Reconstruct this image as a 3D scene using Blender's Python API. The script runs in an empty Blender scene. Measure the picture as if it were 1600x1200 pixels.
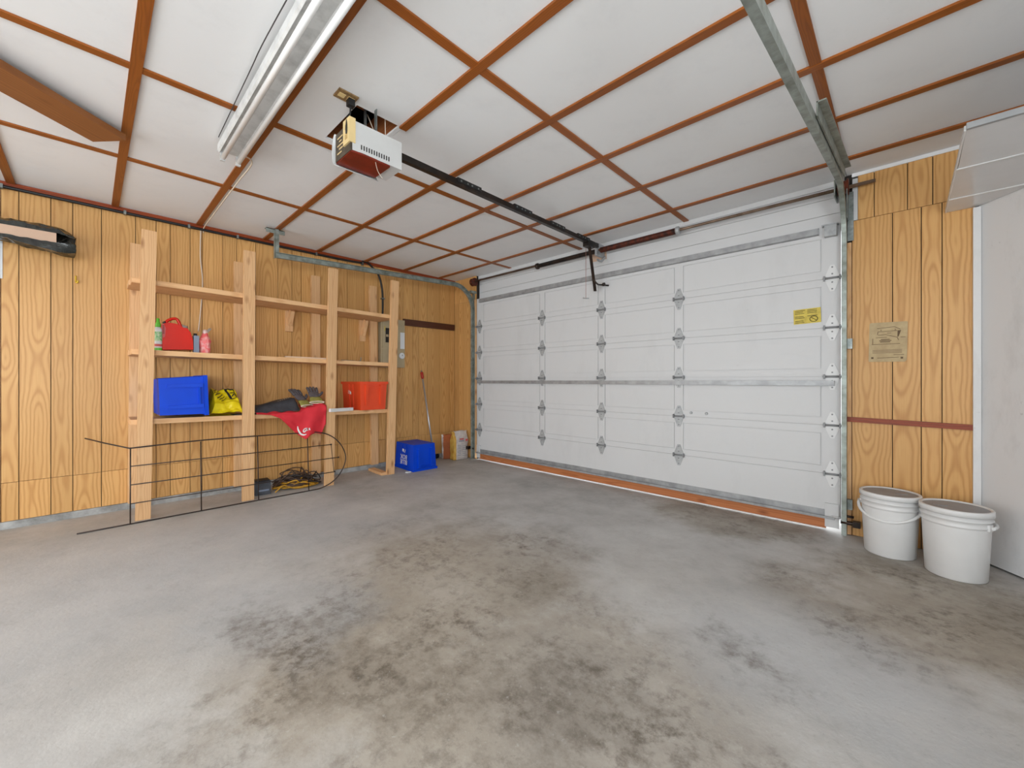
import bpy, bmesh, math, random
from mathutils import Matrix, Vector, noise

random.seed(11)
SC = bpy.context.scene
COL = SC.collection

# ------------------------------------------------------------------ camera
F, CX, CY, H = 635.0, 800.0, 594.5, 1.084          # focal length, principal point, eye height
YAW = math.atan((1410 - CX) / F)
SN, CS = math.sin(YAW), math.cos(YAW)
cam = bpy.data.cameras.new('camera')
cam.sensor_fit = 'HORIZONTAL'; cam.sensor_width = 36
cam.lens = F / 1600 * 36
cam.shift_y = -(600 - CY) / 1600
cam.clip_start = 0.02
camo = bpy.data.objects.new('camera', cam); COL.objects.link(camo)
camo.location = (0, 0, H); camo.rotation_euler = (math.pi / 2, 0, YAW)
SC.camera = camo

# ------------------------------------------------------------------ light and exposure
SC.view_settings.view_transform = 'Standard'
SC.view_settings.look = 'None'
SC.view_settings.gamma = 1.0
SC.view_settings.use_curve_mapping = False
SC.view_settings.exposure = -0.24
wd = bpy.data.worlds.new('overcast_sky'); SC.world = wd; wd.use_nodes = True
bgn = wd.node_tree.nodes['Background']
bgn.inputs['Color'].default_value = (0.93, 0.97, 1.0, 1); bgn.inputs['Strength'].default_value = 4.6


def area(name, loc, rot, sx, sy, e, col=(1, 1, 1)):
    l = bpy.data.lights.new(name, 'AREA'); l.shape = 'RECTANGLE'; l.size = sx; l.size_y = sy
    l.energy = e; l.color = col
    o = bpy.data.objects.new(name, l); COL.objects.link(o); o.location = loc; o.rotation_euler = rot
    return o


DAY = (0.90, 0.965, 1.0)
# daylight entering by the wide rear doorway behind the photographer; the two window lamps are added fill
area('daylight_doorway_low', (-2.75, -3.62, 0.55), (math.radians(128), 0, 0), 3.3, 1.0, 32, DAY)
area('daylight_doorway_high', (-2.75, -3.62, 1.65), (math.radians(97), 0, 0), 3.3, 1.1, 26, DAY)
area('fill_light_rear', (0.55, -3.62, 1.45), (math.radians(115), 0, 0), 1.4, 1.1, 24, DAY)  # added fill for the right side, set in an unseen made-up window
area('fill_light_side', (1.46, -1.15, 1.45), (math.radians(108), 0, math.pi / 2), 2.4, 1.2, 125, DAY)  # added fill facing the left wall, set in an unseen made-up window


# ------------------------------------------------------------------ pixel -> place
def ray(px, py):
    l = (px - CX) / F
    return CS * l - SN, SN * l + CS, (CY - py) / F


def gp(px, py, z=0.0):
    r = ray(px, py); t = (z - H) / r[2]; return Vector((r[0] * t, r[1] * t, z))


def py_(px, py, Y):
    r = ray(px, py); t = Y / r[1]; return Vector((r[0] * t, Y, H + r[2] * t))


def px_(px, py, X):
    r = ray(px, py); t = X / r[0]; return Vector((X, r[1] * t, H + r[2] * t))


# ------------------------------------------------------------------ mesh helpers
def rgb(r, g, b):
    def f(c):
        c /= 255.0
        return c / 12.92 if c <= 0.04045 else ((c + 0.055) / 1.055) ** 2.4
    return (f(r), f(g), f(b), 1)


class MB:
    def __init__(self):
        self.bm = bmesh.new(); self.mi = 0

    def _f(self, vs, smooth=False):
        try:
            f = self.bm.faces.new(vs)
        except ValueError:
            return None
        f.material_index = self.mi; f.smooth = smooth
        return f

    def box(self, x0, x1, y0, y1, z0, z1, M=None):
        P = [(x0, y0, z0), (x1, y0, z0), (x1, y1, z0), (x0, y1, z0), (x0, y0, z1), (x1, y0, z1), (x1, y1, z1), (x0, y1, z1)]
        v = [self.bm.verts.new(M @ Vector(p) if M else p) for p in P]
        for q in ((3, 2, 1, 0), (4, 5, 6, 7), (0, 1, 5, 4), (1, 2, 6, 5), (2, 3, 7, 6), (3, 0, 4, 7)):
            self._f([v[i] for i in q])
        return self

    def hexa(self, P):
        v = [self.bm.verts.new(p) for p in P]
        for q in ((3, 2, 1, 0), (4, 5, 6, 7), (0, 1, 5, 4), (1, 2, 6, 5), (2, 3, 7, 6), (3, 0, 4, 7)):
            self._f([v[i] for i in q])
        return self

    def prism(self, pts, a, b, fn):
        """pts: 2D outline; fn(p, t) -> 3D for t in (a, b)"""
        A = [self.bm.verts.new(fn(p, a)) for p in pts]; B = [self.bm.verts.new(fn(p, b)) for p in pts]
        n = len(pts)
        self._f(A[::-1]); self._f(B)
        for i in range(n):
            self._f([A[i], A[(i + 1) % n], B[(i + 1) % n], B[i]])
        return self

    def tube(self, pts, r, n=8, closed=False, cap=True, prof=None, up=None):
        """sweep a circle (or a closed 2D profile) along pts"""
        pts = [Vector(p) for p in pts]; N = len(pts); rings = []
        nrm = None
        for i, p in enumerate(pts):
            if closed:
                t = pts[(i + 1) % N] - pts[i - 1]
            else:
                t = pts[min(i + 1, N - 1)] - pts[max(i - 1, 0)]
            t.normalize()
            if up is not None:
                nrm = (Vector(up) - t * t.dot(Vector(up)))
            elif nrm is None:
                a = Vector((0, 0, 1)) if abs(t.z) < 0.9 else Vector((1, 0, 0))
                nrm = a - t * a.dot(t)
            else:
                nrm = nrm - t * nrm.dot(t)
            if nrm.length < 1e-6:
                nrm = t.orthogonal()
            nrm.normalize(); b = t.cross(nrm)
            rr = r[i] if isinstance(r, (list, tuple)) else r
            if prof:
                ring = [self.bm.verts.new(p + nrm * q[1] + b * q[0]) for q in prof]
            else:
                ring = [self.bm.verts.new(p + nrm * (math.cos(k * 2 * math.pi / n) * rr) + b * (math.sin(k * 2 * math.pi / n) * rr)) for k in range(n)]
            rings.append(ring)
        m = len(rings[0]); sm = prof is None
        for i in range(N if closed else N - 1):
            A, B = rings[i], rings[(i + 1) % N]
            for k in range(m):
                self._f([A[k], A[(k + 1) % m], B[(k + 1) % m], B[k]], sm)
        if cap and not closed:
            self._f(rings[0][::-1]); self._f(rings[-1])
        return self

    def lathe(self, prof, n=24, M=None, closed_top=True, closed_bot=True, smooth=True):
        M = M or Matrix()
        rings = []
        for r, z in prof:
            rings.append([self.bm.verts.new(M @ Vector((r * math.cos(k * 2 * math.pi / n), r * math.sin(k * 2 * math.pi / n), z))) for k in range(n)])
        for A, B in zip(rings, rings[1:]):
            for k in range(n):
                self._f([A[k], A[(k + 1) % n], B[(k + 1) % n], B[k]], smooth)
        if closed_bot: self._f(rings[0][::-1])
        if closed_top: self._f(rings[-1])
        return self

    def grid(self, nu, nv, fn, smooth=True, flip=False):
        V = [[self.bm.verts.new(fn(i / nu, j / nv)) for j in range(nv + 1)] for i in range(nu + 1)]
        for i in range(nu):
            for j in range(nv):
                q = [V[i][j], V[i + 1][j], V[i + 1][j + 1], V[i][j + 1]]
                self._f(q[::-1] if flip else q, smooth)
        return V

    def mesh(self, name, mats, bevel=0, segs=1, solid=0, weld=False):
        bm = self.bm
        if weld: bmesh.ops.remove_doubles(bm, verts=bm.verts, dist=1e-5)
        if bevel:
            es = [e for e in bm.edges if len(e.link_faces) == 2 and e.calc_face_angle(0) > 0.6]
            bmesh.ops.bevel(bm, geom=es, offset=bevel, segments=segs, affect='EDGES', profile=0.5, clamp_overlap=True)
        bmesh.ops.recalc_face_normals(bm, faces=bm.faces)
        if solid:
            bmesh.ops.solidify(bm, geom=bm.faces[:], thickness=solid)
        me = bpy.data.meshes.new(name); bm.to_mesh(me); bm.free()
        for m in (mats if isinstance(mats, (list, tuple)) else [mats]): me.materials.append(m)
        return me

    def build(self, name, mats, parent=None, M=None, **k):
        return link(name, self.mesh(name, mats, **k), parent, M)


def world_of(o):
    if o.parent: return world_of(o.parent) @ o.matrix_parent_inverse @ o.matrix_basis
    return o.matrix_basis.copy()


def link(name, data, parent=None, M=None):
    o = bpy.data.objects.new(name, data); COL.objects.link(o)
    if M is not None: o.matrix_basis = M
    if parent is not None:
        o.parent = parent; o.matrix_parent_inverse = world_of(parent).inverted()
    return o


def tag(o, label=None, cat=None, group=None, kind=None):
    if label: o['label'] = label
    if cat: o['category'] = cat
    if group: o['group'] = group
    if kind: o['kind'] = kind
    return o


def thing(name, label, cat, loc, group=None):
    o = bpy.data.objects.new(name, None); COL.objects.link(o); o.empty_display_size = 0.1
    o.matrix_basis = Matrix.Translation(Vector(loc))
    return tag(o, label, cat, group)


def frame(p0, p1, face):
    """matrix: local z from p0 to p1, local y along 'face' (thickness), local x the width"""
    z = (Vector(p1) - Vector(p0)).normalized(); y = Vector(face); y = (y - z * y.dot(z)).normalized(); x = y.cross(z)
    M = Matrix((x, y, z)).transposed().to_4x4(); M.translation = Vector(p0)
    return M


def board(name, p0, p1, w, t, face, m, parent=None, bev=0.002):
    """one piece of lumber from p0 to p1; width w, thickness t along face"""
    L = (Vector(p1) - Vector(p0)).length
    b = MB().box(-w / 2, w / 2, -t / 2, t / 2, 0, L)
    return b.build(name, m, parent, frame(p0, p1, face), bevel=bev)


def smooth_path(pts, k=6, closed=False):
    P = [Vector(p) for p in pts]; out = []; n = len(P)
    for i in range(n if closed else n - 1):
        if closed: p0, p1, p2, p3 = P[i - 1], P[i], P[(i + 1) % n], P[(i + 2) % n]
        else: p0, p1, p2, p3 = P[max(i - 1, 0)], P[i], P[i + 1], P[min(i + 2, n - 1)]
        for j in range(k):
            t = j / k
            out.append(0.5 * ((2 * p1) + (p2 - p0) * t + (2 * p0 - 5 * p1 + 4 * p2 - p3) * t * t + (3 * p1 - p0 - 3 * p2 + p3) * t ** 3))
    if not closed: out.append(P[-1])
    return out


def text_mesh(name, body, size, m, M, parent, shear=0.0, extrude=0.0004):
    cu = bpy.data.curves.new(name, 'FONT'); cu.body = body; cu.size = size; cu.shear = shear; cu.extrude = extrude
    cu.align_x = 'CENTER'; cu.align_y = 'CENTER'; cu.resolution_u = 3
    t = bpy.data.objects.new(name, cu); COL.objects.link(t)
    me = bpy.data.meshes.new_from_object(t)
    bpy.data.objects.remove(t); bpy.data.curves.remove(cu)
    me.materials.clear(); me.materials.append(m)
    return link(name, me, parent, M)


# ------------------------------------------------------------------ materials
def nodes(name):
    m = bpy.data.materials.new(name); m.use_nodes = True
    nt = m.node_tree; return m, nt, nt.nodes['Principled BSDF']


def N(nt, typ, **k):
    n = nt.nodes.new(typ)
    for a, v in k.items():
        if a.startswith('i_'):
            n.inputs[int(a[2:])].default_value = v
        else: setattr(n, a, v)
    return n


def mth(nt, op, a, b=None, clamp=False):
    n = nt.nodes.new('ShaderNodeMath'); n.operation = op; n.use_clamp = clamp
    for i, v in enumerate((a, b)):
        if v is None: continue
        if isinstance(v, (int, float)): n.inputs[i].default_value = v
        else: nt.links.new(v, n.inputs[i])
    return n.outputs[0]


def mixc(nt, fac, a, b, blend='MIX'):
    n = nt.nodes.new('ShaderNodeMix'); n.data_type = 'RGBA'; n.blend_type = blend
    if isinstance(fac, (int, float)): n.inputs[0].default_value = fac
    else: nt.links.new(fac, n.inputs[0])
    for i, v in ((6, a), (7, b)):
        if isinstance(v, tuple): n.inputs[i].default_value = v
        else: nt.links.new(v, n.inputs[i])
    return n.outputs[2]


def noise_tex(nt, vec, scale, detail=3, rough=0.55):
    n = nt.nodes.new('ShaderNodeTexNoise'); n.inputs['Scale'].default_value = scale
    n.inputs['Detail'].default_value = detail; n.inputs['Roughness'].default_value = rough
    if vec is not None: nt.links.new(vec, n.inputs['Vector'])
    return n.outputs['Fac']


def ramp(nt, fac, stops):
    n = nt.nodes.new('ShaderNodeValToRGB'); e = n.color_ramp.elements
    while len(e) < len(stops): e.new(0.5)
    for el, (p, c) in zip(e, stops): el.position = p; el.color = c if isinstance(c, tuple) else (c, c, c, 1)
    nt.links.new(fac, n.inputs[0]); return n.outputs[0]


def bump(nt, bs, h, strength, dist=0.01):
    b = nt.nodes.new('ShaderNodeBump'); b.inputs['Strength'].default_value = strength; b.inputs['Distance'].default_value = dist
    nt.links.new(h, b.inputs['Height']); nt.links.new(b.outputs[0], bs.inputs['Normal'])


def pm(name, c, rough=0.5, metal=0.0, var=0.06, scale=8.0, bmp=0.0, spec=0.5, c2=None, lo=0.35, hi=0.7):
    """plain material with a little noise in colour and relief"""
    m, nt, bs = nodes(name)
    tc = N(nt, 'ShaderNodeTexCoord')
    f = noise_tex(nt, tc.outputs['Object'], scale, 4, 0.6)
    d = c2 or (c[0] * (1 - var * 2), c[1] * (1 - var * 2), c[2] * (1 - var * 2), 1)
    col = mixc(nt, ramp(nt, f, [(lo, 0.0), (hi, 1.0)]), c, d)
    nt.links.new(col, bs.inputs['Base Color'])
    bs.inputs['Roughness'].default_value = rough; bs.inputs['Metallic'].default_value = metal
    bs.inputs['Specular IOR Level'].default_value = spec
    if bmp: bump(nt, bs, f, bmp)
    return m


def wood(name, light, dark, rings=70.0, amp=0.14, contrast=0.6, rough=0.45, knots=0.0, tint=0.14, red=None):
    """sawn wood: local x across the board, local z along it"""
    m, nt, bs = nodes(name)
    tc = N(nt, 'ShaderNodeTexCoord'); oi = N(nt, 'ShaderNodeObjectInfo')
    sp = N(nt, 'ShaderNodeSeparateXYZ'); nt.links.new(tc.outputs['Object'], sp.inputs[0])
    rnd = oi.outputs['Random']; x, y, z = sp.outputs

    def vec(a, b, c):
        n = N(nt, 'ShaderNodeCombineXYZ')
        for i, v in enumerate((a, b, c)):
            if isinstance(v, (int, float)): n.inputs[i].default_value = v
            else: nt.links.new(v, n.inputs[i])
        return n.outputs[0]
    r50 = mth(nt, 'MULTIPLY', rnd, 53.0)
    # the board is a slice through wavy growth rings: depth of the slice drifts along the board
    dep = noise_tex(nt, vec(r50, 3.1, mth(nt, 'MULTIPLY', z, 0.85)), 1.0, 2, 0.5)
    dep = mth(nt, 'MULTIPLY', mth(nt, 'SUBTRACT', dep, 0.5), amp)
    off = mth(nt, 'MULTIPLY', mth(nt, 'SUBTRACT', mth(nt, 'FRACT', mth(nt, 'MULTIPLY', rnd, 7.7)), 0.5), 0.05)
    wob = noise_tex(nt, vec(mth(nt, 'MULTIPLY', x, 7.0), r50, mth(nt, 'MULTIPLY', z, 2.6)), 1.0, 3, 0.55)
    ax = mth(nt, 'ADD', mth(nt, 'ADD', x, off), mth(nt, 'MULTIPLY', mth(nt, 'SUBTRACT', wob, 0.5), 0.042))
    r = mth(nt, 'SQRT', mth(nt, 'ADD', mth(nt, 'MULTIPLY', ax, ax), mth(nt, 'ADD', mth(nt, 'MULTIPLY', dep, dep), mth(nt, 'MULTIPLY', y, y))))
    s = mth(nt, 'SINE', mth(nt, 'MULTIPLY', r, rings * 6.283))
    ring = mth(nt, 'POWER', mth(nt, 'MULTIPLY', mth(nt, 'ADD', s, 1.0), 0.5), 2.2)
    fine = noise_tex(nt, vec(mth(nt, 'MULTIPLY', x, 230.0), mth(nt, 'MULTIPLY', y, 230.0), mth(nt, 'ADD', mth(nt, 'MULTIPLY', z, 7.0), r50)), 1.0, 2, 0.5)
    big = noise_tex(nt, vec(mth(nt, 'MULTIPLY', x, 9.0), r50, mth(nt, 'MULTIPLY', z, 1.4)), 1.0, 2, 0.5)
    fac = mth(nt, 'ADD', mth(nt, 'MULTIPLY', ring, contrast), mth(nt, 'MULTIPLY', fine, 0.35), True)
    fac = mth(nt, 'SUBTRACT', mth(nt, 'ADD', fac, mth(nt, 'MULTIPLY', big, 0.3)), 0.22, True)
    col = mixc(nt, fac, light, dark)
    if knots:
        vo = N(nt, 'ShaderNodeTexVoronoi'); vo.inputs['Scale'].default_value = 1.0
        nt.links.new(vec(mth(nt, 'MULTIPLY', x, 9.0), mth(nt, 'ADD', r50, mth(nt, 'MULTIPLY', y, 9.0)), mth(nt, 'MULTIPLY', z, 3.6)), vo.inputs['Vector'])
        k = ramp(nt, vo.outputs['Distance'], [(0.03, 1.0), (0.2, 0.0)])
        col = mixc(nt, mth(nt, 'MULTIPLY', k, knots), col, (dark[0] * .5, dark[1] * .38, dark[2] * .3, 1))
    hs = N(nt, 'ShaderNodeHueSaturation'); nt.links.new(col, hs.inputs['Color'])
    v = mth(nt, 'ADD', mth(nt, 'MULTIPLY', mth(nt, 'FRACT', mth(nt, 'MULTIPLY', rnd, 13.3)), tint), 1 - tint * 0.6)
    nt.links.new(v, hs.inputs['Value'])
    nt.links.new(hs.outputs[0], bs.inputs['Base Color'])
    bs.inputs['Roughness'].default_value = rough; bs.inputs['Specular IOR Level'].default_value = 0.35
    bump(nt, bs, fac, 0.08, 0.004)
    return m


def concrete():
    m, nt, bs = nodes('worn_concrete')
    tc = N(nt, 'ShaderNodeTexCoord'); P = tc.outputs['Object']
    a = noise_tex(nt, P, 1.3, 9, 0.66); b = noise_tex(nt, P, 0.55, 3, 0.5); c = noise_tex(nt, P, 15.0, 8, 0.75); d = noise_tex(nt, P, 55.0, 3, 0.6)
    grey = ramp(nt, a, [(0.28, rgb(150, 148, 145)), (0.5, rgb(181, 179, 176)), (0.7, rgb(198, 197, 194))])
    brown = ramp(nt, a, [(0.28, rgb(126, 116, 103)), (0.52, rgb(162, 153, 140)), (0.72, rgb(184, 177, 166))])

    def blob(px, py, r):
        c0 = gp(px, py); v = N(nt, 'ShaderNodeVectorMath', operation='DISTANCE'); nt.links.new(P, v.inputs[0])
        v.inputs[1].default_value = c0
        q = mth(nt, 'ADD', v.outputs['Value'], mth(nt, 'MULTIPLY', mth(nt, 'SUBTRACT', a, 0.5), 1.6))
        return mth(nt, 'SUBTRACT', 1.0, mth(nt, 'DIVIDE', q, r), True)
    dirt = None                                          # where oil and earth have soaked in
    for px, py, r in ((560, 1040, .75), (700, 900, 1.0), (900, 1080, .8), (1130, 800, .7), (1480, 960, .8), (700, 1150, .7)):
        q = blob(px, py, r); dirt = q if dirt is None else mth(nt, 'MAXIMUM', dirt, q)
    dirt = mth(nt, 'MULTIPLY', dirt, 2.0, True)
    pale = None                                          # pale patches; those on the left paint the doorway light into the floor
    for px, py, r in ((1200, 1010, .5), (1330, 1060, .45), (150, 900, 1.3), (430, 830, .9), (420, 950, .6)):
        q = blob(px, py, r); pale = q if pale is None else mth(nt, 'MAXIMUM', pale, q)
    pale = mth(nt, 'MULTIPLY', pale, 1.5, True)
    col = mixc(nt, mth(nt, 'ADD', mth(nt, 'MULTIPLY', dirt, 0.7), mth(nt, 'MULTIPLY', ramp(nt, b, [(0.45, 0.0), (0.65, 1.0)]), 0.35), True), grey, brown)
    col = mixc(nt, mth(nt, 'MULTIPLY', pale, 0.5), col, rgb(186, 188, 190))
    blot = mth(nt, 'MULTIPLY', ramp(nt, c, [(0.47, 0.0), (0.64, 1.0)]), ramp(nt, noise_tex(nt, P, 3.0, 4, 0.6), [(0.40, 0.1), (0.62, 1.0)]))
    col = mixc(nt, mth(nt, 'MULTIPLY', mth(nt, 'MULTIPLY', blot, mth(nt, 'ADD', dirt, 0.22)), 0.62, True), col, rgb(82, 73, 62))
    deep = None                                          # heavy oil drips
    for px, py, r in ((530, 1050, .36), (620, 1090, .30), (900, 1085, .26), (470, 1000, .25), (1130, 985, .14)):
        q = blob(px, py, r); deep = q if deep is None else mth(nt, 'MAXIMUM', deep, q)
    col = mixc(nt, mth(nt, 'MULTIPLY', mth(nt, 'MULTIPLY', deep, 1.6, True), mth(nt, 'ADD', mth(nt, 'MULTIPLY', ramp(nt, c, [(0.40, 0.0), (0.66, 1.0)]), 0.42), 0.12)), col, rgb(88, 78, 66))
    col = mixc(nt, mth(nt, 'MULTIPLY', ramp(nt, d, [(0.62, 0.0), (0.75, 1.0)]), 0.30), col, rgb(205, 204, 200))
    col = mixc(nt, mth(nt, 'MULTIPLY', ramp(nt, d, [(0.25, 1.0), (0.38, 0.0)]), 0.25), col, rgb(90, 86, 80))
    nt.links.new(col, bs.inputs['Base Color'])
    rg = ramp(nt, a, [(0.3, 0.75), (0.7, 0.5)]); nt.links.new(rg, bs.inputs['Roughness'])
    bs.inputs['Specular IOR Level'].default_value = 0.35
    bump(nt, bs, mth(nt, 'ADD', c, mth(nt, 'MULTIPLY', d, 0.5)), 0.25, 0.006)
    return m


def scuffed(name, base, mark, amount=0.35, rough=0.45, spec=0.4):
    m, nt, bs = nodes(name)
    tc = N(nt, 'ShaderNodeTexCoord'); P = tc.outputs['Object']
    mp = N(nt, 'ShaderNodeMapping'); mp.inputs['Scale'].default_value = (3.0, 3.0, 1.2); nt.links.new(P, mp.inputs[0])
    a = noise_tex(nt, mp.outputs[0], 1.2, 8, 0.7); b = noise_tex(nt, P, 26.0, 2, 0.5)
    f = mth(nt, 'ADD', mth(nt, 'MULTIPLY', ramp(nt, a, [(0.52, 0.0), (0.75, 1.0)]), amount), mth(nt, 'MULTIPLY', ramp(nt, b, [(0.74, 0.0), (0.78, 1.0)]), amount), True)
    nt.links.new(mixc(nt, f, base, mark), bs.inputs['Base Color'])
    bs.inputs['Roughness'].default_value = rough; bs.inputs['Specular IOR Level'].default_value = spec
    bump(nt, bs, a, 0.05)
    return m


M_PLANK = wood('oak_panel', rgb(214, 166, 104), rgb(172, 116, 56), rings=52, amp=0.36, contrast=0.44, rough=0.42, tint=0.16)
M_LUMBER = wood('fir_lumber', rgb(226, 182, 134), rgb(194, 140, 90), rings=95, amp=0.2, contrast=0.4, rough=0.6, knots=0.8, tint=0.14)
M_BATTEN = wood('stained_batten', rgb(152, 84, 28), rgb(112, 58, 16), rings=120, contrast=0.4, rough=0.4, tint=0.2)
M_CBOARD = wood('brown_plank_wood', rgb(146, 92, 50), rgb(108, 62, 30), rings=70, contrast=0.4, rough=0.5, knots=0.6)
M_DARKW = wood('dark_stained_wood', rgb(150, 64, 26), rgb(104, 42, 16), rings=110, contrast=0.4, rough=0.4)
M_BROWNB = wood('brown_rail_wood', rgb(92, 52, 34), rgb(60, 32, 20), rings=110, contrast=0.4, rough=0.5)
M_REDFIR = wood('red_fir', rgb(186, 116, 70), rgb(146, 82, 44), rings=80, contrast=0.5, rough=0.55, knots=0.7)
M_JOIST = wood('joist_wood', rgb(150, 88, 44), rgb(100, 54, 26), rings=80, contrast=0.4, rough=0.7)
M_FLOOR = concrete()
M_CURB = pm('curb_concrete', rgb(178, 178, 176), 0.8, c2=rgb(120, 119, 116), scale=9, bmp=0.3)
M_CEIL = scuffed('ceiling_paint', rgb(230, 230, 230), rgb(214, 214, 215), 0.35, 0.6, 0.3)
M_DOOR = scuffed('door_paint', rgb(204, 204, 204), rgb(188, 188, 188), 0.4, 0.42, 0.4)
M_WHITE = scuffed('white_wall_paint', rgb(222, 222, 222), rgb(160, 158, 155), 0.35, 0.5, 0.4)
M_WHITEG = pm('glossy_white_panel', rgb(214, 215, 216), 0.25, var=0.02, spec=0.5)
M_WHITEP = pm('white_plastic', rgb(222, 222, 221), 0.38, var=0.03, scale=5)
M_LID = pm('pail_lid_grey', rgb(150, 151, 154), 0.5, var=0.08, scale=14)
M_ENAMEL = pm('white_enamel', rgb(205, 205, 203), 0.4, c2=rgb(168, 168, 166), scale=14, lo=.45, hi=.8)
M_TUBE = pm('lamp_tube_glass', rgb(238, 238, 236), 0.2, var=0.0, spec=0.6)
M_GALV = pm('galvanised_steel', rgb(150, 156, 154), 0.42, 0.75, c2=rgb(104, 112, 110), scale=22)
M_GALVD = pm('weathered_galvanised_steel', rgb(158, 166, 160), 0.45, 0.45, c2=rgb(112, 116, 106), scale=14)
M_HINGE = pm('hinge_steel', rgb(176, 178, 179), 0.42, 0.2, c2=rgb(150, 152, 153), scale=30)
M_BOLT = pm('dark_bolt_steel', rgb(138, 139, 140), 0.5, 0.2)
M_STRUT = pm('strut_steel', rgb(168, 169, 170), 0.42, 0.35, c2=rgb(136, 137, 138), scale=12)
M_BLACKM = pm('black_steel', rgb(30, 28, 27), 0.38, 0.5, c2=rgb(58, 44, 36), scale=12)
M_RUST = pm('rusty_spring_steel', rgb(104, 46, 26), 0.6, 0.4, c2=rgb(34, 24, 20), scale=26)
M_SHAFT = pm('shaft_steel', rgb(134, 112, 94), 0.42, 0.6, c2=rgb(84, 62, 48), scale=10)
M_BLACK = pm('black_rubber', rgb(24, 24, 25), 0.5, var=0.1)
M_BLACKF = pm('black_plastic_film', rgb(22, 24, 23), 0.22, c2=rgb(48, 54, 50), scale=16, bmp=0.4, spec=0.7)
M_BLUE = pm('blue_plastic', rgb(0, 66, 200), 0.45, var=0.06, scale=5, spec=0.2)
M_ORANGE = pm('orange_red_plastic', rgb(228, 74, 34), 0.4, var=0.05, scale=5)
M_RED = pm('red_can_plastic', rgb(216, 36, 18), 0.3, var=0.06, scale=6, spec=0.35)
M_CLOTH = pm('red_cloth', rgb(214, 40, 52), 0.75, var=0.06, scale=9, bmp=0.1)
M_YELLOW = pm('yellow_film', rgb(250, 228, 26), 0.3, c2=rgb(232, 204, 18), scale=10)
M_INK = pm('black_ink', rgb(34, 30, 26), 0.7, var=0.0)
M_WINK = pm('white_ink', rgb(238, 236, 232), 0.6, var=0.0)
M_CHAR = pm('charcoal_nylon', rgb(62, 62, 68), 0.6, c2=rgb(40, 40, 44), scale=12)
M_GLOVE = pm('grey_glove_leather', rgb(112, 104, 108), 0.8, c2=rgb(82, 78, 80), scale=24)
M_CUFF = pm('olive_glove_cuff', rgb(168, 162, 84), 0.8, c2=rgb(136, 128, 60), scale=40)
M_CREAM = pm('cream_piping', rgb(226, 214, 196), 0.8, var=0.03)
M_BEIGE = pm('beige_panel_enamel', rgb(176, 160, 128), 0.5, var=0.06)
M_TAN = pm('tan_sign_card', rgb(188, 166, 124), 0.6, c2=rgb(170, 146, 106), scale=16)
M_BOARDB = pm('beige_board', rgb(196, 164, 140), 0.6, var=0.03)
M_STICK = pm('yellow_sticker', rgb(212, 190, 70), 0.45, c2=rgb(186, 162, 52), scale=30)
M_PAPER = pm('white_paper', rgb(214, 216, 218), 0.7, var=0.03)
M_CABLEW = pm('cream_cable', rgb(216, 200, 180), 0.55, var=0.04)
M_AMBER = pm('amber_red_lens', rgb(122, 34, 14), 0.3, c2=rgb(92, 26, 10), scale=9)
M_OPWH = pm('opener_white_plastic', rgb(200, 200, 198), 0.4, var=0.03)
M_OPDK = pm('opener_dark_plate', rgb(86, 76, 62), 0.5, c2=rgb(54, 48, 40), scale=30)
M_IVORY = pm('ivory_plastic', rgb(224, 198, 142), 0.45, var=0.04)
M_ALU = pm('aluminium_pole', rgb(190, 192, 198), 0.35, 0.7, var=0.05)
M_YCORD = pm('yellow_cord', rgb(206, 152, 44), 0.5, var=0.1, scale=20)
M_BCORD = pm('brown_cord', rgb(92, 70, 56), 0.55, var=0.12, scale=20)
M_KCORD = pm('grey_cord', rgb(58, 54, 54), 0.5, var=0.1, scale=20)
M_GREEN = pm('green_cap_plastic', rgb(104, 200, 60), 0.4, var=0.03)
M_PINK = pm('pink_bag_film', rgb(222, 92, 92), 0.35, c2=rgb(224, 150, 146), scale=32, lo=.45, hi=.6)
M_CLEAR = pm('clear_bag_film', rgb(216, 184, 176), 0.2, var=0.03)
M_GREYB = pm('blue_grey_bottle', rgb(128, 138, 158), 0.4, var=0.05)
M_SACKW = pm('white_paper_sack', rgb(216, 208, 202), 0.7, c2=rgb(188, 178, 176), scale=20)
M_SACKY = pm('yellow_paper_sack', rgb(214, 176, 84), 0.7, c2=rgb(190, 132, 40), scale=14)
M_SACKB = pm('brown_paper_sack', rgb(172, 94, 50), 0.75, var=0.08, scale=12)
M_SACKR = pm('red_sack_print', rgb(206, 96, 96), 0.7, var=0.03)
M_SACKG = pm('grey_sack_print', rgb(150, 150, 160), 0.7, var=0.03)
M_DARK = pm('attic_dark', rgb(40, 32, 26), 0.9, var=0.1)
M_WIRE = pm('dark_wire', rgb(44, 40, 40), 0.45, 0.4, c2=rgb(70, 54, 46), scale=18)

# ------------------------------------------------------------------ the setting
XL, YF, YB, ZC = -4.72, 3.70, -3.60, 2.53            # left wall, far wall, rear wall, ceiling
XR = 1.45
ZT = 2.86

# floor slab, and the drive outside
b = MB().box(-5.2, 2.2, -4.2, 3.95, -0.15, 0.0)
fl = tag(b.build('floor', M_FLOOR), 'worn grey concrete garage floor with brown stains', kind='structure')
b = MB().box(-9, 6, 3.955, 12, -0.2, -0.02)
tag(b.build('driveway', M_CURB), 'pale concrete drive outside the garage door', kind='structure')

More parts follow.
